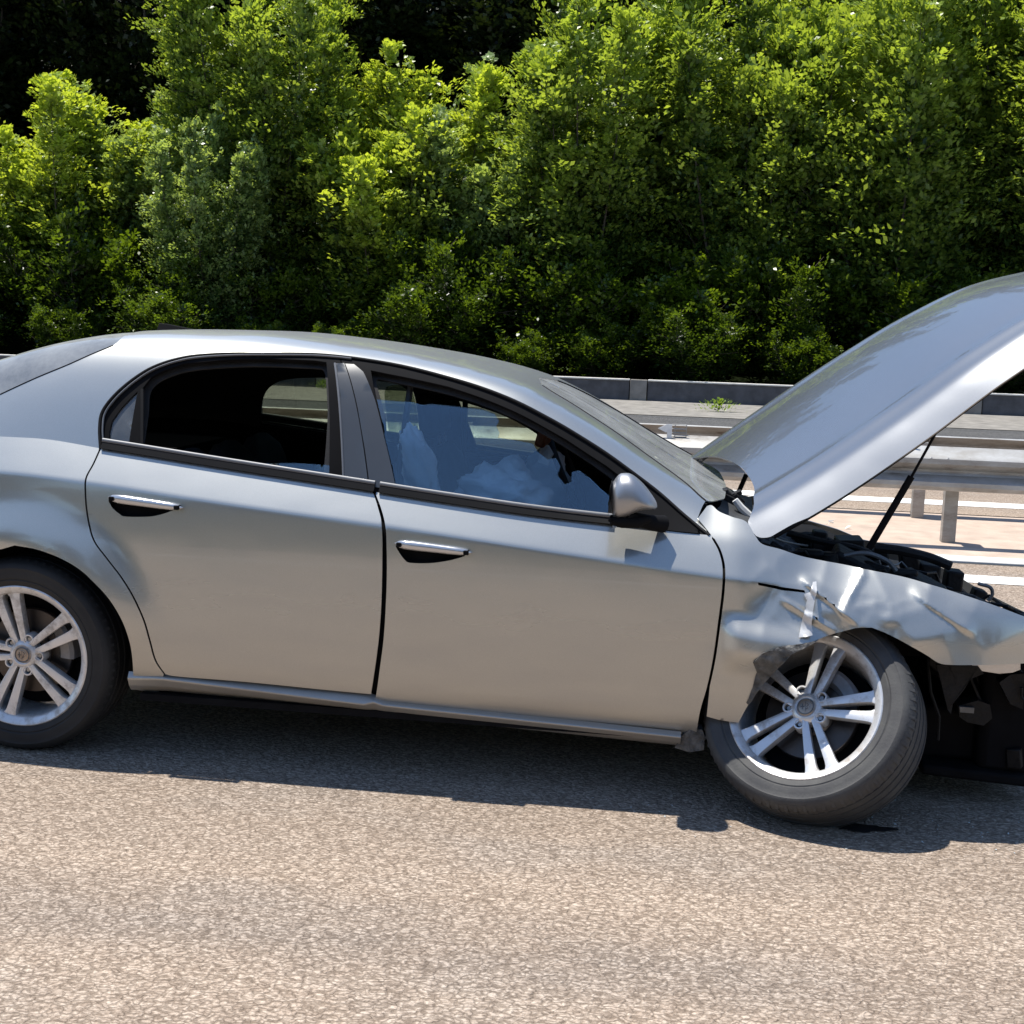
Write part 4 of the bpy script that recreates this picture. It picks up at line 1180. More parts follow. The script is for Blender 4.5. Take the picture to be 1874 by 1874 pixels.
# torn structure ahead of and below the wing
fr_ = empty('front_end_wreckage', parent=car)
def polyplate(name, pts, y0, y1, mat, par, jit=0.0):
    n = len(pts); V = [(p[0], y0 + jit*math.sin(31*p[0]+17*p[1]), p[1]) for p in pts] + [(p[0], y1, p[1]) for p in pts]
    F = [tuple(range(n)), tuple(range(2*n-1, n-1, -1))] + [(i, i+n, (i+1) % n+n, (i+1) % n) for i in range(n)]
    return MB().add(V, F).build(name, mat, par)
polyplate('torn_liner', [(3.0219, 0.487), (3.146, 0.4938), (3.1642, 0.4722), (3.1245, 0.4518), (3.1107, 0.4154), (3.0815, 0.3636), (3.0773, 0.3313), (3.0662, 0.3447), (3.0461, 0.4108)], -0.80, -0.775, M['engine'], fr_, 0.01)
polyplate('bumper_bracket', [(3.1255, 0.5025), (3.2727, 0.5179), (3.275, 0.4903), (3.2533, 0.4783), (3.2131, 0.472), (3.1553, 0.4784), (3.1319, 0.4837)], -0.795, -0.76, M['satinhandle'], fr_, 0.004)
polyplate('bumper_bracket', [(3.3061, 0.4615), (3.3163, 0.3403), (3.2747, 0.3552), (3.2354, 0.4243), (3.2667, 0.4516)], -0.72, -0.60, M['engine'], fr_, 0.01)
polyplate('lamp_bracket', [(3.1163, 0.3343), (3.1775, 0.3569), (3.2158, 0.3452), (3.2262, 0.3006), (3.2011, 0.2751), (3.1494, 0.2821), (3.1242, 0.2984)], -0.70, -0.62, M['engine'], fr_)
polyplate('reflector', [(3.1186, 0.3359), (3.1646, 0.3356), (3.1644, 0.3174), (3.1218, 0.3179)], -0.715, -0.70, M['enginegrey'], fr_)
for i in range(26):
    mb = MB()
    x = rr_.uniform(3.06, 3.48); z = rr_.uniform(0.16, 0.50); s = rr_.uniform(0.012, 0.04)
    y = rr_.uniform(-0.66, -0.35)
    mb.box((x-s, y-s, z-s*0.7), (x+s, y+s, z+s*0.7), Matrix.Rotation(rr_.uniform(0, 3), 3, 'Y') @ Matrix.Rotation(rr_.uniform(0, 3), 3, 'X'))
    mb.build('crushed_bracket', M['engine'], fr_, bevel=0.004)
MB().box((3.20, -0.66, 0.10), (3.38, 0.66, 0.50)).build('radiator', M['shell'], fr_, bevel=0.03)
MB().box((3.39, -0.70, 0.30), (3.47, 0.68, 0.42), Matrix.Rotation(0.10, 3, 'Z')).build('bumper_beam', M['enginegrey'], fr_, bevel=0.012)
MB().tube([(3.40, -0.70, 0.22), (3.46, -0.2, 0.20), (3.44, 0.4, 0.23), (3.36, 0.7, 0.28)], 0.02, 8).build('lower_rail', M['engine'], fr_, smooth=True)
for k in range(4):
    p = [(rr_.uniform(3.0, 3.3), -0.74+0.02*k, rr_.uniform(0.40, 0.52))]
    for q in range(4): p.append((p[-1][0]+rr_.uniform(-0.01, 0.06), p[-1][1]+rr_.uniform(-0.01, 0.02), p[-1][2]-rr_.uniform(0.03, 0.08)))
    MB().tube(cr3(p) if False else p, 0.005, 6).build('loose_cable', M['engine'], fr_, smooth=True)
MB().box((3.02, -0.83, 0.525), (3.27, -0.50, 0.535)).build('inner_wing', M['shell'], fr_)
MB().box((2.40, -0.60, 0.12), (3.21, 0.60, 0.30)).build('subframe', M['shell'], fr_, bevel=0.02)
MB().box((3.02, -0.70, 0.085), (3.42, -0.10, 0.12), Matrix.Rotation(0.05, 3, 'Y')).build('undertray', M['shell'], fr_, bevel=0.01)
# underbody pieces behind the front wheel
polyplate('sill_end', [(2.2331, 0.2127), (2.2613, 0.2421), (2.3015, 0.2415), (2.3114, 0.2187), (2.3102, 0.1767), (2.2653, 0.1659), (2.2176, 0.1731)], -0.86, -0.80, M['scrape'], car, 0.01)

# ------------------------------------------------------------------ wheels (outer face at y=0, axle towards +y)
def ring_cap(V, F, n, m):
    return V, F
def build_wheel(name, mat4, spoke0, tmat='tyre', caliper_ang=150, label=None, hub_dirt=None):
    w = empty(name, parent=car, label=label)
    w.matrix_local = mat4
    tp = [(0.226, 0.020), (0.236, 0.004), (0.246, -0.003), (0.262, -0.009), (0.266, -0.0075), (0.270, -0.0115), (0.288, -0.0135), (0.300, -0.0115), (0.304, -0.013), (0.312, -0.010), (0.321, -0.002), (0.328, 0.010), (0.332, 0.022)]
    gy = [0.045, 0.090, 0.135, 0.180]
    for g in gy:
        tp += [(0.3345, g-0.006), (0.3275, g-0.0045), (0.3275, g+0.0045), (0.3345, g+0.006)]
    tp += [(0.332, 0.205), (0.326, 0.219), (0.314, 0.233), (0.288, 0.240), (0.262, 0.236), (0.240, 0.226), (0.226, 0.205)]
    V, F = lathe(tp, 120)
    ty = mesh_np('tyre', V, F, M[tmat], w)
    ty.data.set_sharp_from_angle(angle=math.radians(38))
    # shoulder blocks: short lateral sipes as thin ribs
    mb = MB()
    for i in range(72):
        a = 2*math.pi*i/72
        R_ = Matrix.Rotation(-a, 3, 'Y')
        c = R_ @ Vector((0.3315, 0.0, 0.0))
        V0 = [R_ @ Vector(p) for p in ((0.322, -0.0015, -0.0052), (0.3345, 0.019, -0.0052), (0.3345, 0.019, 0.0052), (0.322, -0.0015, 0.0052), (0.336, 0.040, -0.0052), (0.336, 0.040, 0.0052), (0.326, 0.03, 0))]
        mb.add(V0, [(0, 1, 2, 3), (1, 4, 5, 2)])
    tb = mb.build('tread_blocks', M[tmat], ty); tb['kind'] = 'stuff'
    # rim barrel and lip
    rp = [(0.226, 0.016), (0.237, 0.010), (0.2435, 0.002), (0.2435, -0.002), (0.240, -0.0045), (0.232, -0.002), (0.2265, 0.003), (0.221, 0.0055), (0.2155, 0.012), (0.2115, 0.030), (0.206, 0.075), (0.203, 0.12), (0.206, 0.20), (0.226, 0.226)]
    V, F = lathe(rp, 96)
    rim = mesh_np('rim', V, F, M['alloy'], w)
    rim.data.set_sharp_from_angle(angle=math.radians(50))
    # ten spokes in five pairs
    for k in range(5):
        for s in (-1, 1):
            a = math.radians(spoke0 + 72*k)
            ca, sa = math.cos(a), math.sin(a)
            n = 12; V = []; F = []
            for i in range(n+1):
                t = i/n
                r = 0.040 + (0.2185-0.040)*t
                lat = s*(0.0140 + 0.0195*t**0.9)
                wd = 0.0118 + 0.0085*t**1.2
                if t > 0.86: wd += 0.010*((t-0.86)/0.14)**2
                y = 0.026 - 0.016*math.sin(t*1.35) + 0.004*t
                prof = [(-wd, 0.010), (-wd*0.86, 0.0), (-wd*0.2, -0.0025), (wd*0.86, 0.0), (wd, 0.010), (wd*0.75, 0.034), (-wd*0.75, 0.034)]
                for b, d in prof:
                    l = lat + b; 
                    V.append((r*ca - l*sa, y + d, r*sa + l*ca))
            m = 7
            for i in range(n):
                for q in range(m):
                    F.append((i*m+q, i*m+(q+1) % m, (i+1)*m+(q+1) % m, (i+1)*m+q))
            F += [tuple(range(m)), tuple(n*m+q for q in range(m))]
            o = mesh_np('spoke', V, F, M['alloy'], w)
            o.data.set_sharp_from_angle(angle=math.radians(30))
    hp = [(0.0005, 0.022), (0.030, 0.022), (0.034, 0.019), (0.044, 0.022), (0.051, 0.030), (0.054, 0.06), (0.0005, 0.062)]
    V, F = lathe(hp, 48)
    hub = mesh_np('hub', V, F, M['alloy'], w); hub.data.set_sharp_from_angle(angle=math.radians(40))
    for k in range(5):
        a = math.radians(spoke0 + 36 + 72*k)
        cx, cz = 0.0565*math.cos(a), 0.0565*math.sin(a)
        V, F = lathe([(0.0125, 0.045), (0.0125, 0.024), (0.0135, 0.0215), (0.0175, 0.0215), (0.0200, 0.026), (0.0210, 0.06)], 24)
        V = [(x+cx, y, z+cz) for x, y, z in V]
        mesh_np('bolt_boss', V, F, M['alloy'], w).data.set_sharp_from_angle(angle=math.radians(40))
        V, F = lathe([(0.0003, 0.044), (0.0125, 0.046)], 20)
        mesh_np('bolt_recess', [(x+cx, y, z+cz) for x, y, z in V], F, M['shell'], w, False)
        V, F = lathe([(0.0003, 0.031), (0.0068, 0.031), (0.0078, 0.033), (0.0078, 0.045)], 6)
        mesh_np('wheel_bolt', [(x+cx, y, z+cz) for x, y, z in V], F, M['steel'], w, False)
    # centre cap with its round emblem: ring, vertical divide, cross on one half, curl on the other
    V, F = lathe([(0.0003, 0.0165), (0.024, 0.0175), (0.0275, 0.019), (0.0295, 0.023)], 40)
    cap = mesh_np('centre_cap', V, F, M['badge'], w)
    V, F = lathe([(0.0235, 0.0175), (0.0235, 0.0155), (0.0262, 0.0155), (0.0268, 0.0185)], 40)
    mesh_np('cap_ring', V, F, M['enginegrey'], cap)
    V, F = lathe([(0.0150, 0.0175), (0.0150, 0.0158), (0.0162, 0.0158), (0.0162, 0.0175)], 32)
    mesh_np('cap_emblem', V, F, M['steel'], cap)
    mb = MB()
    mb.box((-0.0007, 0.0152, -0.015), (0.0007, 0.0170, 0.015))
    mb.box((-0.0098, 0.0152, -0.009), (-0.0070, 0.0170, 0.009)); mb.box((-0.0140, 0.0152, -0.0014), (-0.0030, 0.0169, 0.0014))
    mb.tube([(0.003, 0.016, -0.010), (0.008, 0.016, -0.006), (0.004, 0.016, -0.001), (0.010, 0.016, 0.004), (0.005, 0.016, 0.010)], 0.0013, 6)
    mb.build('cap_emblem', M['enginegrey'], cap)
    # brake
    V, F = lathe([(0.06, 0.085), (0.145, 0.085), (0.147, 0.088), (0.147, 0.108), (0.145, 0.111), (0.06, 0.111)], 64)
    d = mesh_np('brake_disc', V, F, M['disc'], w); d.data.set_sharp_from_angle(angle=math.radians(30))
    V, F = lathe([(0.0003, 0.066), (0.070, 0.066), (0.076, 0.075), (0.076, 0.09)], 40)
    mesh_np('disc_bell', V, F, M['disc'], w).data.set_sharp_from_angle(angle=math.radians(30))
    V, F = lathe([(0.105, 0.125), (0.105, 0.078), (0.118, 0.062), (0.150, 0.060), (0.162, 0.070), (0.164, 0.125)], 14, math.radians(caliper_ang-26), math.radians(caliper_ang+26))
    cl = mesh_np('brake_caliper', V, F, M['caliper'], w); cl.data.set_sharp_from_angle(angle=math.radians(30))
    V, F = lathe([(0.0003, 0.14), (0.198, 0.14)], 40)
    mesh_np('dust_shield', V, F, M['shell'], w, False)
    return w

def wheel_matrix(center, nrm, urot=0.0):
    n = Vector(nrm).normalized()              # outward
    yv = -n
    xv = (Vector((1, 0, 0)) - yv*yv.x).normalized()
    zv = xv.cross(yv)
    m = Matrix((xv, yv, zv)).transposed().to_4x4()
    m.translation = Vector(center)
    return m
build_wheel('rear_wheel', wheel_matrix((0.0, -0.893, 0.334), (0, -1, 0.0)), 33, caliper_ang=20)
# front wheel folded outwards at its foot
cn = Vector((-0.44, 0.47, 0.765)).normalized()
nw = right*0 + r2*cn.x + u2*cn.y + (-fwd)*cn.z
fc = (2.6075, -0.9271, 0.3661)
build_wheel('front_wheel', wheel_matrix(fc, nw), -4, 'sunlittyre', caliper_ang=38, label='front wheel leaning outwards at its foot under the torn wing')
for nm, cx, dy in (('rear_wheel', 0.0, 0), ('front_wheel', 2.70, 0)):
    build_wheel(nm, wheel_matrix((cx, 0.893, 0.334), (0.15 if cx > 1 else 0, 1, 0)), 10)
# drive shaft and strut leg to the folded wheel
hubp = Vector(fc) - nw*0.12
MB().tube([hubp, hubp - nw*0.10 + Vector((0.02, 0.05, 0.0)), (2.72, -0.30, 0.28)], 0.018, 10).build('drive_shaft', M['engine'], car, smooth=True)
MB().tube([hubp + Vector((0, 0.02, 0.05)), (2.72, -0.56, 0.62), (2.70, -0.54, 0.78)], [0.028, 0.030, 0.030], 10).build('suspension_leg', M['engine'], car, smooth=True)

# ------------------------------------------------------------------ cabin
def seat(x, y, lean=0.32, zc=0.52, back=0.60, mat='seat', bolster=True, head=True, label=None):
    s = empty('seat', parent=car, label=label)
    mb = MB()
    mb.box((x-0.02, y-0.25, zc-0.16), (x+0.50, y+0.25, zc), Matrix.Rotation(-0.12, 3, 'Y'))
    mb.build('seat_cushion', M[mat], s, bevel=0.05)
    mb = MB()
    n = 10; V = []; F = []
    prof = oval(0.055, 0.24, 16)
    for i in range(n+1):
        t = i/n
        cx = x - 0.02 - lean*back*t - 0.02*math.sin(t*3); cz = zc - 0.05 + back*t
        k = (1 - max(0, (t-0.75)/0.25)**2*0.35)*(0.92 if i else 0.7)
        if i == n: k *= 0.6
        for a, b in prof:
            V.append((cx + a*(1 + 0.5*abs(b)/0.24*0.8)*k + (0.03*abs(b/0.24)**2), y + b*k, cz + a*lean*0.5))
    m = 16
    for i in range(n):
        for q in range(m): F.append((i*m+q, i*m+(q+1) % m, (i+1)*m+(q+1) % m, (i+1)*m+q))
    F += [tuple(range(m)), tuple(n*m+q for q in range(m))]
    mesh_np('seat_back', V, F, M[mat], s)
    if head:
        hx, hz = x - 0.02 - lean*(back+0.10), zc + back + 0.06
        mb = MB(); mb.box((hx-0.05, y-0.13, hz-0.08), (hx+0.05, y+0.13, hz+0.09), Matrix.Rotation(-0.15, 3, 'Y')); mb.build('head_restraint', M[mat], s, bevel=0.04)
        mb = MB(); mb.tube([(hx+0.03, y-0.06, hz-0.06), (hx+0.05, y-0.06, hz-0.16)], 0.006, 6); mb.tube([(hx+0.03, y+0.06, hz-0.06), (hx+0.05, y+0.06, hz-0.16)], 0.006, 6)
        mb.build('head_restraint_rod', M['steel'], s)
    return s
SX = [(1.3207, 0.906), (1.2501, 1.0985)]
fx = SX[0][0] + 0.06
s1 = seat(fx, -0.40, 0.30, 0.50, 0.56, head=False)
s2 = seat(fx + 0.02, 0.40, 0.34, 0.50, 0.56)
for yy in (-0.40, 0.0, 0.40): seat(0.58, yy, 0.36, 0.56, 0.50, head=False)

def cloth_blob(name, center, rad, mat, parent, seed=0, fold=0.18, droop=0.0, rot=None, sub=(40, 24)):
    nu, nv = sub; V = []; F = []
    for j in range(nv+1):
        th = math.pi*j/nv
        for i in range(nu):
            ph = 2*math.pi*i/nu
            d = Vector((math.sin(th)*math.cos(ph), math.sin(th)*math.sin(ph), math.cos(th)))
            f = 1 + fold*(mnoise.noise(d*2.2 + Vector((seed, 0, 0))) + 0.6*abs(mnoise.noise(d*4.5 + Vector((0, seed, 0)))) - 0.2)
            f -= fold*0.5*abs(math.sin(5*ph + 4*mnoise.noise(d*3)))*math.sin(th)
            p = Vector((d.x*rad[0]*f, d.y*rad[1]*f, d.z*rad[2]*f))
            if d.z < 0: p.z -= droop*d.z*d.z
            if rot: p = rot @ p
            V.append((center[0]+p.x, center[1]+p.y, center[2]+p.z))
    for j in range(nv):
        for i in range(nu):
            F.append((j*nu+i, j*nu+(i+1) % nu, (j+1)*nu+(i+1) % nu, (j+1)*nu+i))
    return mesh_np(name, V, F, mat, parent)
# side airbag wrapped over the near backrest
sb = [(1.2928, 1.0237), (1.223, 1.1061), (1.353, 0.9406)]
cloth_blob('side_airbag', (sb[0][0]+0.01, -0.60, sb[0][1]-0.01), (0.060, 0.07, 0.150), M['bag'], car, 3, 0.25, rot=Matrix.Rotation(-0.33, 3, 'Y'))
da = [(1.5491, 0.9414), (1.6368, 0.9752), (1.7211, 0.9794)]
cloth_blob('dashboard_airbag', (da[0][0]+0.02, -0.42, da[0][1]-0.03), (0.17, 0.20, 0.12), M['bag'], car, 8, 0.32, 0.05)
wa = [(1.6588, 0.9463), (1.6005, 0.9888)]
sw = empty('steering_wheel', parent=car)
V = []; F = []
nR, nr = 36, 8
RT = Matrix.Rotation(math.radians(66), 3, 'Y')
for i in range(nR):
    a = 2*math.pi*i/nR
    for k in range(nr):
        b = 2*math.pi*k/nr
        p = RT @ Vector(((0.185 + 0.014*math.cos(b))*math.cos(a), (0.185 + 0.014*math.cos(b))*math.sin(a), 0.014*math.sin(b)))
        V.append((wa[0][0]+0.06+p.x, 0.38+p.y, wa[0][1]-0.02+p.z))
for i in range(nR):
    for k in range(nr):
        F.append((i*nr+k, i*nr+(k+1) % nr, ((i+1) % nR)*nr+(k+1) % nr, ((i+1) % nR)*nr+k))
mesh_np('wheel_rim', V, F, M['dash'], sw)
cloth_blob('driver_airbag', (wa[0][0]-0.02, 0.36, wa[0][1]-0.06), (0.10, 0.17, 0.12), M['bag'], sw, 5, 0.3, 0.06)
# dashboard
DP = [(1.8274, 0.9455), (1.8568, 0.9933), (1.9072, 1.0179), (1.9588, 1.0131), (2.0381, 0.9563)]
dpz = [p[1] for p in DP]
V = []; F = []
prof = [(1.98, 0.52), (1.93, 0.66), (1.92, 0.80), (1.95, 0.865), (2.02, 0.885), (2.12, 0.885), (2.30, 0.865)]
for j in range(15):
    y = -0.70 + 1.40*j/14
    hump = 0.045*math.exp(-((y-0.38)/0.17)**2)
    for q, (x, z) in enumerate(prof): V.append((x - (hump*0.6 if q in (2, 3) else 0), y, z + (hump if 2 <= q <= 4 else 0)))
for j in range(14):
    for q in range(6): F.append((j*7+q, j*7+q+1, j*7+8+q, j*7+7+q))
mesh_np('dashboard', V, F, M['dash'], car).data.set_sharp_from_angle(angle=math.radians(40))
# inside mirror
im = [(1.6695, 1.0914)]
imr = empty('inside_mirror', parent=car)
mb = MB(); mb.box((im[0][0]-0.02, -0.16, im[0][1]-0.032), (im[0][0]+0.02, 0.06, im[0][1]+0.032), Matrix.Rotation(0.25, 3, 'Y')); mb.build('mirror_back', M['amber'], imr, bevel=0.012)
mb = MB(); mb.tube([(im[0][0]+0.01, -0.05, im[0][1]+0.02), (im[0][0]+0.06, -0.04, im[0][1]+0.07)], 0.010, 8); mb.build('mirror_stem', M['trim'], imr)
tg = [(1.666, 1.0658), (1.6912, 1.0526), (1.7124, 1.0332), (1.6948, 1.0118)]
V = [(tg[0][0], -0.14, tg[0][1]), (tg[1][0], -0.10, tg[1][1]+0.01), (tg[2][0], -0.12, tg[2][1]), (tg[3][0], -0.13, tg[3][1]-0.02), (tg[0][0]-0.01, -0.12, tg[3][1]-0.01)]
mesh_np('hanging_rag', [tuple(v) for v in V] + [(v[0], v[1]+0.03, v[2]) for v in V], [(0, 1, 2, 3, 4), (9, 8, 7, 6, 5)] + [(i, i+5, (i+1) % 5+5, (i+1) % 5) for i in range(5)], M['bag'], imr, False)
for s in (-1, 1):     # roof grab and belts
    MB().tube([(1.26, s*0.56, 1.30), (1.24, s*0.66, 0.95), (1.28, s*0.68, 0.60)], 0.012, 6).build('seat_belt', M['dash'], car)
# ================================================================== THE PLACE
def sheet(name, x0, x1, y0, y1, z, mat, kind='structure', z1=None, parent=None):
    z1 = z if z1 is None else z1
    o = mesh_np(name, [(x0, y0, z), (x1, y0, z), (x1, y1, z1), (x0, y1, z1)], [(0, 1, 2, 3)], mat, parent, False)
    return tag(o, kind=kind)
sheet('ground', -900, 900, -900, 900, -0.06, M['grassbank'])
sheet('road', -120, 120, -8.0, 9.30, 0.0, M['road'])
sheet('expansion_joint', -120, 120, 9.30, 9.37, -0.004, M['joint'])
kb = MB().box((-120, 9.37, -0.05), (120, 9.60, 0.012)).build('kerb', M['coping'], bevel=0.008); tag(kb, kind='structure')
sheet('median', -120, 120, 9.60, 12.06, 0.0, M['median'])
sheet('expansion_joint', -120, 120, 12.06, 12.12, -0.004, M['joint'])
sheet('far_road', -120, 120, 12.12, 17.6, 0.0, M['road'])
sheet('far_slow_lane', -120, 120, 17.6, 25.15, 0.0, M['darkroad'])
sheet('drain_joint', -120, 120, 25.15, 25.35, -0.01, M['joint'])
sheet('concrete_apron', -120, 120, 25.35, 30.34, 0.0, M['concrete'], z1=0.03)
sheet('road_line', -120, 120, 8.54, 8.83, 0.004, M['linepaint'])
sheet('road_line', -120, 120, 12.74, 13.14, 0.004, M['linepaint'])
sheet('road_line', -120, 120, -3.4, -3.15, 0.004, M['linepaint'])
for i in range(-3, 5):
    sheet('road_dash', i*12, i*12+4.5, 16.6, 16.75, 0.004, M['linepaint'])
# forest floor rising behind the parapet
nx, ny = 60, 16
V = []; F = []
for i in range(nx+1):
    for j in range(ny+1):
        x = -110 + 220*i/nx; t = j/ny; y = 30.62 + 75*t
        z = 0.06 + 34*max(0, t-0.10)**1.15 + 0.12*mnoise.noise(Vector((x*0.2, y*0.2, 0)))
        V.append((x, y, z))
for i in range(nx):
    for j in range(ny): F.append((i*(ny+1)+j, (i+1)*(ny+1)+j, (i+1)*(ny+1)+j+1, i*(ny+1)+j+1))
tag(mesh_np('wooded_slope', V, F, M['forestfloor']), kind='structure')
# verge on the near side (behind the viewpoint)
V = []; F = []
for i in range(41):
    for j in range(9):
        x = -100 + 5*i; t = j/8; y = -8.0 - 22*t
        V.append((x, y, -0.02 + 5.2*t**1.2 + 0.1*mnoise.noise(Vector((x*0.3, y*0.3, 4)))))
for i in range(40):
    for j in range(8): F.append((i*9+j, i*9+j+1, (i+1)*9+j+1, (i+1)*9+j))
tag(mesh_np('grass_bank', V, F, M['grassbank']), kind='structure')

# ---------------------------------------------------------------- guardrails on the median
W_NEAR = [(0.185, 0.735), (0.165, 0.742), (0.020, 0.682), (0.0, 0.660), (0.0, 0.622), (0.030, 0.597), (0.078, 0.572), (0.085, 0.553), (0.078, 0.535), (0.030, 0.510), (0.0, 0.487), (0.0, 0.455), (0.022, 0.428), (0.060, 0.420)]
def guardrail(name, y0, sgn, label, ztop=0.0, posts=True, post_y=0.3, cap=True):
    g = empty(name, (0, y0, 0), label, 'guardrail')
    def beam(xa, xb, lap):
        pr = [(sgn*a + sgn*lap, z + ztop) for a, z in W_NEAR]
        bk = [(a + sgn*0.004, z - 0.002) for a, z in reversed(pr)]
        loop = pr + bk; n = len(loop)
        V = [(xa, a, z) for a, z in loop] + [(xb, a, z) for a, z in loop]
        F = [(i, (i+1) % n, n+(i+1) % n, n+i) for i in range(n)] + [tuple(range(n-1, -1, -1)), tuple(n+i for i in range(n))]
        o = mesh_np('rail_beam', V, F, M['galv'], g, True); o.data.set_sharp_from_angle(angle=math.radians(28))
    for i in range(-6, 7):
        beam(i*4 + 2.02 - 4.0 - 0.16 + 0.06, i*4 + 2.02 + 0.06, 0.0 if i % 2 else -0.0045)
    pm = MB()
    w, d, t = 0.10, 0.09, 0.008
    pm.box((-w/2, 0, -0.1), (w/2, t, 0.66)); pm.box((-w/2, t, -0.1), (-w/2+t, d, 0.66)); pm.box((w/2-t, t, -0.1), (w/2, d, 0.66))
    first = None
    for i in range(-6, 7):
        if first is None:
            first = pm.build('post', M['galv'], g, bevel=0.002); o = first
        else:
            o = first.copy(); link(o, g)
        o.location = (i*4 + 2.02, sgn*post_y - (0.045), 0)
    sm = MB().box((-0.06, -0.5, 0.50), (0.06, 0.5, 0.62))
    sp_ = MB().box((-0.06, min(sgn*0.09, sgn*(post_y-0.045)), 0.50), (0.06, max(sgn*0.09, sgn*(post_y-0.045)), 0.62))
    f2 = None
    for i in range(-6, 7):
        if f2 is None: f2 = sp_.build('spacer', M['galv'], g, bevel=0.004); o = f2
        else: o = f2.copy(); link(o, g)
        o.location = (i*4 + 2.02, 0, 0)
    bm_ = MB(); V, F = lathe([(0.0003, -0.004), (0.012, -0.003), (0.016, 0.004), (0.016, 0.008)], 10); bm_.add(V, F)
    f3 = None
    for i in range(-6, 7):
        for dx, z in ((-0.22, 0.655), (-0.10, 0.655), (-0.16, 0.553), (-0.22, 0.47), (-0.10, 0.47)):
            if f3 is None: f3 = bm_.build('bolt', M['steel'], g); o = f3
            else: o = f3.copy(); link(o, g)
            yy = 0.0 if z != 0.553 else 0.085
            o.location = (i*4 + 2.02 + dx, sgn*yy, z + ztop)
            if sgn < 0: o.rotation_euler = (0, 0, math.pi)
    return g
gn = guardrail('guardrail', 10.02, 1, 'nearer steel guardrail on the median, facing the crashed car')
gf = guardrail('guardrail', 12.02, -1, 'farther steel guardrail on the median, facing the opposite carriageway', ztop=-0.03)
gn['group'] = gf['group'] = 'steel guardrails along the median'
def delineator(x, parent, rod):
    d = empty('delineator', (x, 0.10, 0.722), parent=parent); d.scale = (1.15, 1, 1.2)
    mb = MB()
    mb.add([(-0.085, 0, 0.055), (-0.025, 0, 0.085), (0.010, 0, 0.085), (0.010, 0, -0.005), (-0.022, 0, -0.005), (-0.022, 0, 0.035), (-0.030, 0, 0.032)] + [(-0.085, 0.012, 0.055), (-0.025, 0.012, 0.085), (0.010, 0.012, 0.085), (0.010, 0.012, -0.005), (-0.022, 0.012, -0.005), (-0.022, 0.012, 0.035), (-0.030, 0.012, 0.032)],
           [tuple(range(6, -1, -1)), tuple(range(7, 14))] + [(i, (i+1) % 7, (i+1) % 7+7, i+7) for i in range(7)])
    mb.build('reflector_plate', M['white'], d)
    mb = MB()
    r = 0.003
    for yy in (0.02, 0.06):
        for z in (0.005, 0.030, 0.055, 0.083): mb.tube([(0.01, yy, z), (0.105, yy, z)], r, 5)
        for xx in (0.03, 0.105): mb.tube([(xx, yy, 0), (xx, yy, 0.083)], r, 5)
    mb.build('wire_cage', M['galv'], d)
    if rod:
        mb = MB(); mb.tube([(0.16, 0.02, -0.01), (0.175, 0.02, 0.175)], 0.0115, 8); mb.build('marker_rod', M['white'], d, smooth=True)
for x, rod in ((-8.13, False), (-4.13, True), (-0.13, False), (1.46, True), (5.87, False)):
    delineator(x, gn, rod)

# ---------------------------------------------------------------- parapet beyond the far carriageway
pp = empty('concrete_parapet', (0, 30.34, 0), 'low concrete parapet, its face coloured dark for tree shade, with pale coping in front of the trees', 'wall')
PX = -29.0; first = {}
k = 0
x = -52.9
while x < 60:
    L = 7.42
    if 'p' not in first:
        first['p'] = MB().box((0, 0.0, 0.0), (L-0.42, 0.26, 0.475)).build('wall_panel', M['parapet'], pp, bevel=0.01)
        first['c'] = MB().box((0, -0.03, 0.475), (L-0.42, 0.29, 0.508)).build('coping_stone', M['coping'], pp, bevel=0.006)
        first['q'] = MB().box((L-0.40, -0.035, 0.0), (L-0.02, 0.28, 0.50)).build('pier', M['concrete'], pp, bevel=0.01)
        obs = [first['p'], first['c'], first['q']]
    else:
        obs = []
        for kk_ in 'pcq':
            o = first[kk_].copy(); link(o, pp); obs.append(o)
    for o in obs: o.location = (x, 0, 0.0)
    x += L
# weeds growing from the joint in front of the parapet
def weed(loc, size, seed, label):
    r = np.random.default_rng(seed); n = 260
    V = []; F = []
    for i in range(n):
        a = r.uniform(0, 2*math.pi); rad = abs(r.normal(0, 0.4))*size; h = size*r.uniform(0.1, 0.9)*(1-0.5*rad/size)
        c = np.array([rad*math.cos(a)*1.5, rad*math.sin(a)*0.7, h*0.8]); L = size*r.uniform(0.10, 0.24)
        d = np.array([math.cos(a), math.sin(a), r.uniform(0.1, 1.2)]); d /= np.linalg.norm(d); s = np.cross(d, [0, 0, 1]); s /= np.linalg.norm(s)+1e-9
        b = len(V); V += [c-d*L*0.5, c+s*L*0.25, c+d*L*0.5, c-s*L*0.25]; F.append((b, b+1, b+2, b+3))
    o = mesh_np('weed_clump', V, F, M['leaf'], None, False); o.location = loc; o['kind'] = 'stuff'
    ca = o.data.color_attributes.new('leafcol', 'FLOAT_COLOR', 'POINT')
    cc = np.ones((len(V), 4)); cc[:, 0] = 0.17; cc[:, 1] = 0.26; cc[:, 2] = 0.04
    ca.data.foreach_set('color', cc.ravel())
    tag(o, label, 'weed', 'weed clumps on the concrete apron')
weed((0.62, 27.3, 0.01), 0.42, 1, 'green weed clump on the concrete apron left of the raised bonnet')
weed((7.1, 26.6, 0.01), 0.42, 2, 'green weed clump on the apron at the right edge below the bonnet')
weed((-8.5, 29.9, 0.02), 0.30, 3, 'small weed clump on the apron behind the car roof')

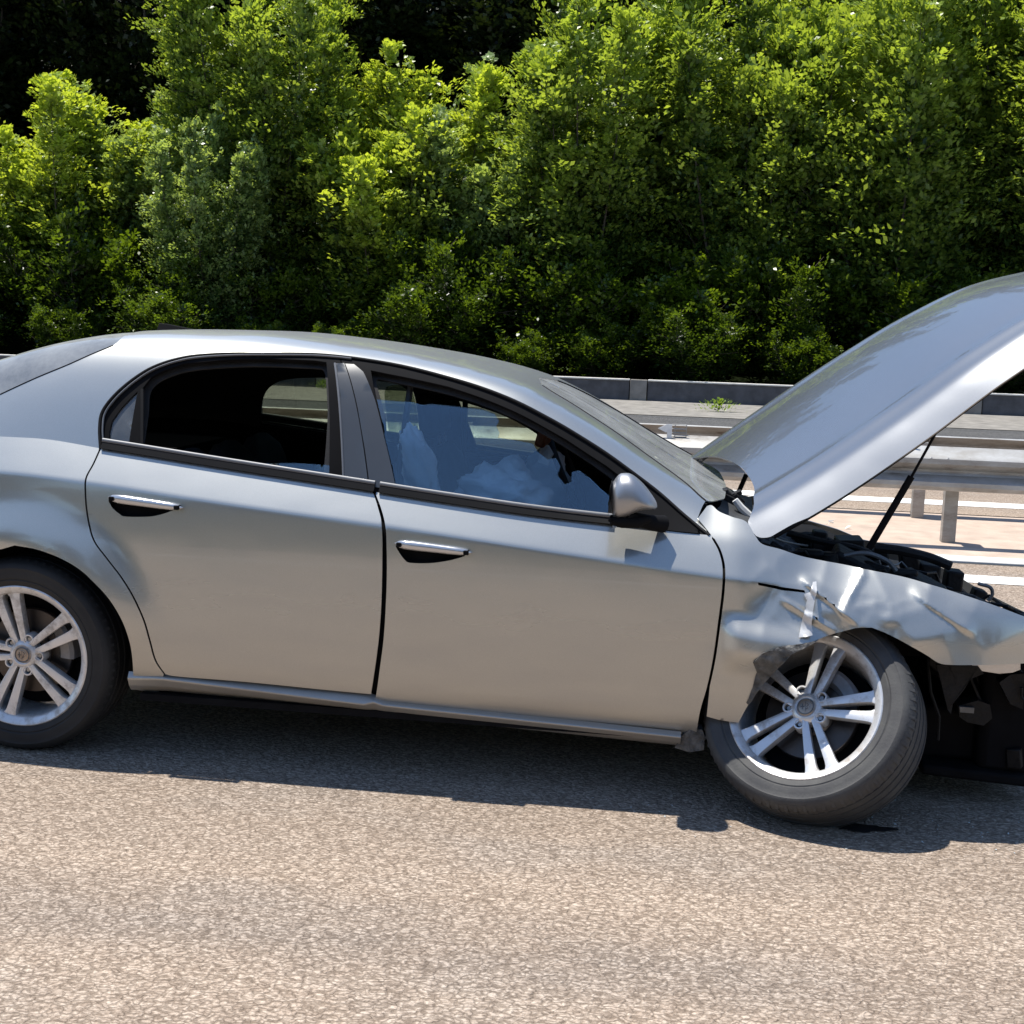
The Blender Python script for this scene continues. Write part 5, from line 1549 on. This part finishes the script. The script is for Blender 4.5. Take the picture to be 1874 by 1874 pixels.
# ---------------------------------------------------------------- trees
def leaf_cloud(Pc, Dir, Nrm, size, col, name, mat, parent):
    """Pc centre, Dir leaf axis, Nrm leaf normal (n,3); size (n,), col (n,3)"""
    n = len(Pc)
    S_ = np.cross(Dir, Nrm); S_ /= np.linalg.norm(S_, axis=1)[:, None] + 1e-9
    L = size[:, None]
    V = np.empty((n, 4, 3))
    V[:, 0] = Pc - Dir*L*0.5; V[:, 2] = Pc + Dir*L*0.5
    V[:, 1] = Pc + S_*L*0.30 + Nrm*L*0.10; V[:, 3] = Pc - S_*L*0.30 + Nrm*L*0.10
    me = bpy.data.meshes.new(name)
    me.vertices.add(4*n); me.vertices.foreach_set('co', V.ravel())
    me.loops.add(4*n); me.loops.foreach_set('vertex_index', np.arange(4*n, dtype=np.int32))
    me.polygons.add(n); me.polygons.foreach_set('loop_start', np.arange(0, 4*n, 4, dtype=np.int32)); me.polygons.foreach_set('loop_total', np.full(n, 4, dtype=np.int32))
    me.update(calc_edges=True)
    ca = me.color_attributes.new('leafcol', 'FLOAT_COLOR', 'POINT')
    cc = np.ones((n, 4, 4)); cc[:, :, :3] = col[:, None, :]
    ca.data.foreach_set('color', cc.ravel())
    me.materials.append(mat)
    o = bpy.data.objects.new(name, me); link(o, parent)
    return o

def unit(a): return a/(np.linalg.norm(a, axis=-1, keepdims=True) + 1e-9)

def make_tree(seed, H, W, nlead, nspray, nleaf, lsize, base, young, mat, label, low=0.25, name='broadleaf_tree'):
    r = np.random.default_rng(seed)
    t = empty(name, label=label, cat='tree')
    # leaders
    lead = []
    for i in range(nlead):
        a = 2*math.pi*(i + r.uniform(-0.3, 0.3))/nlead; sp_ = W*0.5*r.uniform(0.25, 0.85)*(0 if i == 0 else 1)
        top = H*(1.0 if i == 0 else r.uniform(0.62, 0.95))
        p0 = np.array([0, 0, 0.3]); p3 = np.array([sp_*math.cos(a), sp_*math.sin(a), top])
        p1 = np.array([sp_*0.4*math.cos(a), sp_*0.4*math.sin(a), top*0.33]); p2 = np.array([sp_*0.9*math.cos(a), sp_*0.9*math.sin(a), top*0.66])
        lead.append((p0, p1, p2, p3))
    def bez(b, s):
        s = s[:, None]
        return (1-s)**3*b[0] + 3*s*(1-s)**2*b[1] + 3*s*s*(1-s)*b[2] + s**3*b[3]
    li = r.integers(0, nlead, nspray); s = low*0.5 + (1-low*0.5)*r.random(nspray)**0.85
    base_p = np.zeros((nspray, 3))
    for i in range(nlead):
        k = li == i; base_p[k] = bez(lead[i], s[k])
    toph = np.array([b[3][2] for b in lead])[li]
    rel = base_p[:, 2]/toph
    ln = W*0.22*np.clip(1.10 - rel, 0.06, 1)**0.6*np.clip(r.lognormal(0, 0.42, nspray), 0.3, 2.4)*np.where(rel < 0.25, 0.95, 1)
    az = r.uniform(0, 2*math.pi, nspray)
    el = np.radians(r.normal(30, 16, nspray) + 35*np.clip(rel-0.75, 0, 1)*2)
    d = np.stack([np.cos(az)*np.cos(el), np.sin(az)*np.cos(el), np.sin(el)], 1)
    # each spray: leaves along a twig in a flattened fan
    u = r.random((nspray, nleaf))**0.8
    side = r.normal(0, 1, (nspray, nleaf))
    hz = unit(np.cross(d, np.array([0, 0, 1.0])))
    nr = unit(np.cross(hz, d))
    fan = (0.24*ln[:, None]*(1.0 - 0.75*u))*side
    P = base_p[:, None] + d[:, None]*(ln[:, None]*(0.25 + 0.75*u))[..., None] + hz[:, None]*fan[..., None] + nr[:, None]*(r.normal(0, 0.07, (nspray, nleaf)) - 0.10*u*u*1.5)[..., None]
    Dv = unit(d[:, None]*0.8 + hz[:, None]*(np.sign(side)*0.8)[..., None] + r.normal(0, 0.35, (nspray, nleaf, 3)))
    Nv = unit(nr[:, None] + r.normal(0, 0.30, (nspray, nleaf, 3)))
    Nv = unit(Nv - Dv*np.sum(Nv*Dv, -1, keepdims=True))
    size = lsize*r.uniform(0.65, 1.25, (nspray, nleaf))
    tone = (r.normal(0, 0.30, nlead)[li] + r.normal(0, 0.22, nspray))[:, None] + r.normal(0, 0.22, (nspray, nleaf)) + 1.25*(u - 0.62) + 1.5*(rel[:, None] - 0.60) + 0.9*np.clip((rel[:, None]-0.85)*5, 0, 1)*0.5  # height term puts crown shade into lower leaves; shoot tips are lighter
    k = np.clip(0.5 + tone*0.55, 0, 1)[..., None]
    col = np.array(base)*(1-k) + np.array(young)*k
    P = P.reshape(-1, 3); 
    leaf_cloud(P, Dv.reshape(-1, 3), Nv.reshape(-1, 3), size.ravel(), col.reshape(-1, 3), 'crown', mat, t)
    mb = MB()
    for b in lead:
        q = bez(b, np.linspace(0, 0.97, 9))
        mb.tube([tuple(p) for p in q], [0.05*(1 - 0.9*i/8)*H/9 for i in range(9)], 6)
    for i in r.choice(nspray, min(220, nspray), replace=False):
        p0, p1 = base_p[i], base_p[i] + d[i]*ln[i]*0.8
        mb.tube([tuple(p0), tuple(p1)], [0.009, 0.004], 4, cap=False)
    mb.build('trunk', M['bark'], t, smooth=True)
    return t

def copy_tree(o, loc, rz, sc, label):
    c = o.copy(); COL.objects.link(c)
    for ch in o.children:
        d = ch.copy(); COL.objects.link(d); d.parent = c
    c.location = loc; c.rotation_euler = (0, 0, rz); c.scale = (sc[0], sc[0], sc[1]); c['label'] = label
    return c

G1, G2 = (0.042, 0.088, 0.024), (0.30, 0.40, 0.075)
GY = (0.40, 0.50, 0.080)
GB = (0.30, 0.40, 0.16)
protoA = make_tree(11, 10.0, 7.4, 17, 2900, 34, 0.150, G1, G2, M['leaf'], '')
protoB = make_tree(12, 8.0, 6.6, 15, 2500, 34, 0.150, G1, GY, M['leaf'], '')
protoC = make_tree(13, 11.0, 7.6, 18, 3200, 34, 0.150, G1, G2, M['leaf'], '')
protoD = make_tree(14, 8.2, 5.8, 12, 2200, 34, 0.150, G1, GB, M['leaf'], '')
spots = [
 (protoB, -21.6, 35.0, 0.2, (1.0, 0.93), 'yellow-green bushy tree at the left edge above the car boot'),
 (protoB, -17.6, 35.4, 2.1, (1.0, 0.98), 'yellow-green tree with two upright shoots left of the tall tree'),
 (protoD, -14.9, 36.2, 4.0, (1.0, 0.88), 'smaller green tree tucked against the left side of the tall tree'),
 (protoC, -12.0, 35.6, 1.0, (0.88, 1.05), 'tall tree rising out of the picture above the rear door'),
 (protoD, -12.4, 33.2, 5.0, (0.62, 0.80), 'pale green climber-like young tree in front of the tall tree'),
 (protoB, -8.3, 35.2, 3.3, (1.0, 1.08), 'bright yellow-green tree above the front door window'),
 (protoD, -5.9, 36.0, 0.7, (1.0, 1.02), 'dull green tree filling the gap above the windscreen'),
 (protoA, -3.0, 35.5, 2.9, (1.0, 1.12), 'broad green tree just left of the raised bonnet'),
 (protoC, 1.0, 36.0, 4.4, (0.95, 1.10), 'very tall dense tree standing behind the bonnet tip'),
 (protoA, 5.0, 35.0, 5.3, (1.05, 1.25), 'tall tree with drooping sprays right of the dense one'),
 (protoC, 8.8, 35.8, 0.4, (1.0, 1.12), 'yellow-topped tree at the right edge of the picture'),
 (protoA, 13.0, 35.5, 1.7, (1.0, 1.2), 'outermost tree on the right, mostly beyond the picture'),
]
usedp = set()
for p, x, y, rz, sc, lab in spots:
    if p.name not in usedp:
        usedp.add(p.name); p.location = (x, y, 0.1); p.rotation_euler = (0, 0, rz); p.scale = (sc[0], sc[0], sc[1]); p['label'] = lab; t = p
    else:
        t = copy_tree(p, (x, y, 0.1), rz, sc, lab)
    t['group'] = 'trees along the far roadside'
# wood behind: its shade is put into the dark leaf colours
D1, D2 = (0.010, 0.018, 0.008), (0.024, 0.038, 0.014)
protoE = make_tree(21, 17.0, 10.0, 14, 2600, 40, 0.22, D1, D2, M['shadedleaf'], '', low=0.1, name='shaded_tree')
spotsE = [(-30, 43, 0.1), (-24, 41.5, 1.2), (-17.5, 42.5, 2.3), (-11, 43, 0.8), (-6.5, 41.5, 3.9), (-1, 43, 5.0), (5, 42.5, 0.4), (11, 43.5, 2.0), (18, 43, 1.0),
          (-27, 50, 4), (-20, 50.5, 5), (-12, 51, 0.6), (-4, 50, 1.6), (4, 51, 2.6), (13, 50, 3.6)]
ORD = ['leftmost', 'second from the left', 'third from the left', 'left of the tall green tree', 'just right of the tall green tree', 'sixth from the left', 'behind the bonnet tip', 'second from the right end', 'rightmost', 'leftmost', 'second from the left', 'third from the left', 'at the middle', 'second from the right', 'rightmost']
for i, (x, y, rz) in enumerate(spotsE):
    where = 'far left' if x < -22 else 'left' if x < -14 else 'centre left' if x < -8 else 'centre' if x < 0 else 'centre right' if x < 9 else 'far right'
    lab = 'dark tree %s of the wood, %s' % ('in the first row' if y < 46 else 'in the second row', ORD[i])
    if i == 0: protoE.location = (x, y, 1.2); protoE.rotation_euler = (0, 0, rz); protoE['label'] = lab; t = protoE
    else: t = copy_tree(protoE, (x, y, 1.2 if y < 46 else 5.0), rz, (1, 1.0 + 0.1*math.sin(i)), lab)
    t['group'] = 'dark trees behind'
rt = np.random.default_rng(17)
NTH = ['nearest', 'second', 'third', 'fourth', 'fifth', 'sixth', 'seventh', 'eighth']
for side_, x0, sg in (('left', -25.6, -1), ('right', 17.6, 1)):
    for k in range(7):
        p = [protoA, protoC, protoB, protoD][k % 4]
        t = copy_tree(p, (x0 + sg*4.3*k, 35.2 + rt.uniform(-0.5, 0.8), 0.1), rt.uniform(0, 6), (1.05, rt.uniform(0.95, 1.15)), 'roadside tree past the %s edge of the picture, %s from the edge' % (side_, NTH[k]))
        t['group'] = 'trees along the far roadside'
    for k in range(6):
        t = copy_tree(protoE, (x0 + sg*(2 + 6.2*k), 44.0 + rt.uniform(-1, 3), 1.6), rt.uniform(0, 6), (1.0, rt.uniform(0.9, 1.1)), 'dark tree past the %s edge of the picture, %s from the edge' % (side_, NTH[k]))
        t['group'] = 'dark trees behind'
# low shrubs right behind the parapet
protoS = make_tree(31, 2.6, 4.2, 11, 900, 26, 0.10, (0.02, 0.045, 0.01), (0.10, 0.16, 0.015), M['leaf'], '', low=0.0, name='shrub')
rs = np.random.default_rng(5)
i = 0
for x in np.arange(-23, 14, 2.35):
    lab = 'low shrub behind the parapet, number from left'
    xx = x + rs.uniform(-0.5, 0.5); sc = rs.uniform(0.55, 1.0)
    where = ['at the left edge of the picture', 'above the car boot', 'beside the one above the boot', 'behind the rear window', 'above the rear roof edge', 'above the rear door', 'above the rear part of the roof', 'above the roof aerial side', 'behind the middle of the roof', 'above the front door', 'above the windscreen top', 'right of the windscreen top', 'under the bonnet tip', 'hidden mostly by the bonnet', 'seen under the bonnet', 'beyond the right edge'][min(i, 15)]
    lab = 'low green shrub over the parapet ' + where
    if i == 0: protoS.location = (xx, 32.0, 0.05); protoS.scale = (sc, sc, sc); protoS['label'] = lab; protoS['category'] = 'shrub'; t = protoS
    else: t = copy_tree(protoS, (xx, 32.0 + rs.uniform(-0.3, 0.6), 0.05), rs.uniform(0, 6), (sc, sc), lab)
    t['group'] = 'shrubs behind the parapet'
    i += 1
for k in range(15):
    x = -24.5 + 2.7*k + rs.uniform(-0.5, 0.5); sc = rs.uniform(1.0, 1.45)
    t = copy_tree(protoS, (x, 34.0 + rs.uniform(-0.5, 0.5), 0.1), rs.uniform(0, 6), (sc, sc*rs.uniform(0.9, 1.3)), 'tall shrub among the tree trunks behind the parapet, %s from the left' % ['first', 'second', 'third', 'fourth', 'fifth', 'sixth', 'seventh', 'eighth', 'ninth', 'tenth', 'eleventh', 'twelfth', 'thirteenth', 'fourteenth', 'fifteenth'][k])
    t['group'] = 'undergrowth below the trees'
# trees on the near side of the motorway, behind the viewpoint (they show in the paintwork)
for i, (x, y) in enumerate([(-30, -24), (-21, -22), (-12, -25), (-4, -23), (5, -24), (13, -22), (22, -25), (31, -23)]):
    t = copy_tree(protoE, (x, y, 3.0), i*1.1, (0.9, 0.55), 'dark tree on the grass bank behind the viewpoint, ' + ['leftmost', 'second from the left', 'third from the left', 'fourth from the left', 'fourth from the right', 'third from the right', 'second from the right', 'rightmost'][i])
    t['group'] = 'trees on the near bank'
# crumbs of glass and plastic on the median and under the car
rd_ = random.Random(9)
for i, (x, y) in enumerate([(1.15, 10.9), (1.32, 10.75), (1.22, 11.05)]):
    mb = MB(); s = 0.035
    V = [(rd_.uniform(-s, s), rd_.uniform(-s, s), rd_.uniform(0, s)) for _ in range(4)]
    mb.add(V + [(v[0]+0.01, v[1], v[2]+0.004) for v in V], [(0, 1, 2), (0, 2, 3), (4, 6, 5), (4, 7, 6), (0, 1, 5, 4), (1, 2, 6, 5), (2, 3, 7, 6), (3, 0, 4, 7)])
    o = mb.build('debris_scrap', M['white']); o.location = (x, y, 0.0)
    tag(o, 'scrap of broken white trim on the median under the guardrail, ' + ['leftmost', 'nearest', 'farthest'][0 if i == 0 else 1 if y < 10.8 else 2], 'debris', 'scraps on the median')

# dark fluid stain under the folded wheel
n = 40; V = [(0.0, 0.0, 0.003)]; 
for i in range(n):
    a = 2*math.pi*i/n; rr = 1 + 0.25*math.sin(3*a+1) + 0.12*math.sin(7*a) + 0.08*math.sin(13*a+2)
    V.append((0.085*rr*math.cos(a), 0.035*rr*math.sin(a), 0.003))
st = mesh_np('fluid_stain', V, [(0, 1+i, 1+(i+1) % n) for i in range(n)], simple('spilt_fluid', (0.018, 0.017, 0.017), 0.35, var=0.4, spec=0.4), None, False)
st.location = (0.60, 4.0, 0.0); tag(st, kind='structure')
rd_ = np.random.default_rng(3); V = []; F = []
for i in range(160):
    x, y = rd_.normal(0.75, 0.45), rd_.normal(4.05, 0.16); s = rd_.uniform(0.002, 0.006); b = len(V)
    q = rd_.uniform(-1, 1, (4, 3))*s; q[:, 2] = np.abs(q[:, 2]) + 0.001
    V += [(x+a, y+c, d) for a, c, d in q]; F += [(b, b+1, b+2), (b, b+2, b+3), (b, b+3, b+1), (b+1, b+3, b+2)]
gc = mesh_np('glass_crumbs', V, F, M['quarterglass'] if False else M['crumb'], None, False)
tag(gc, 'tiny crumbs of broken glass and plastic scattered round the folded front wheel', 'glass crumbs', kind='stuff')
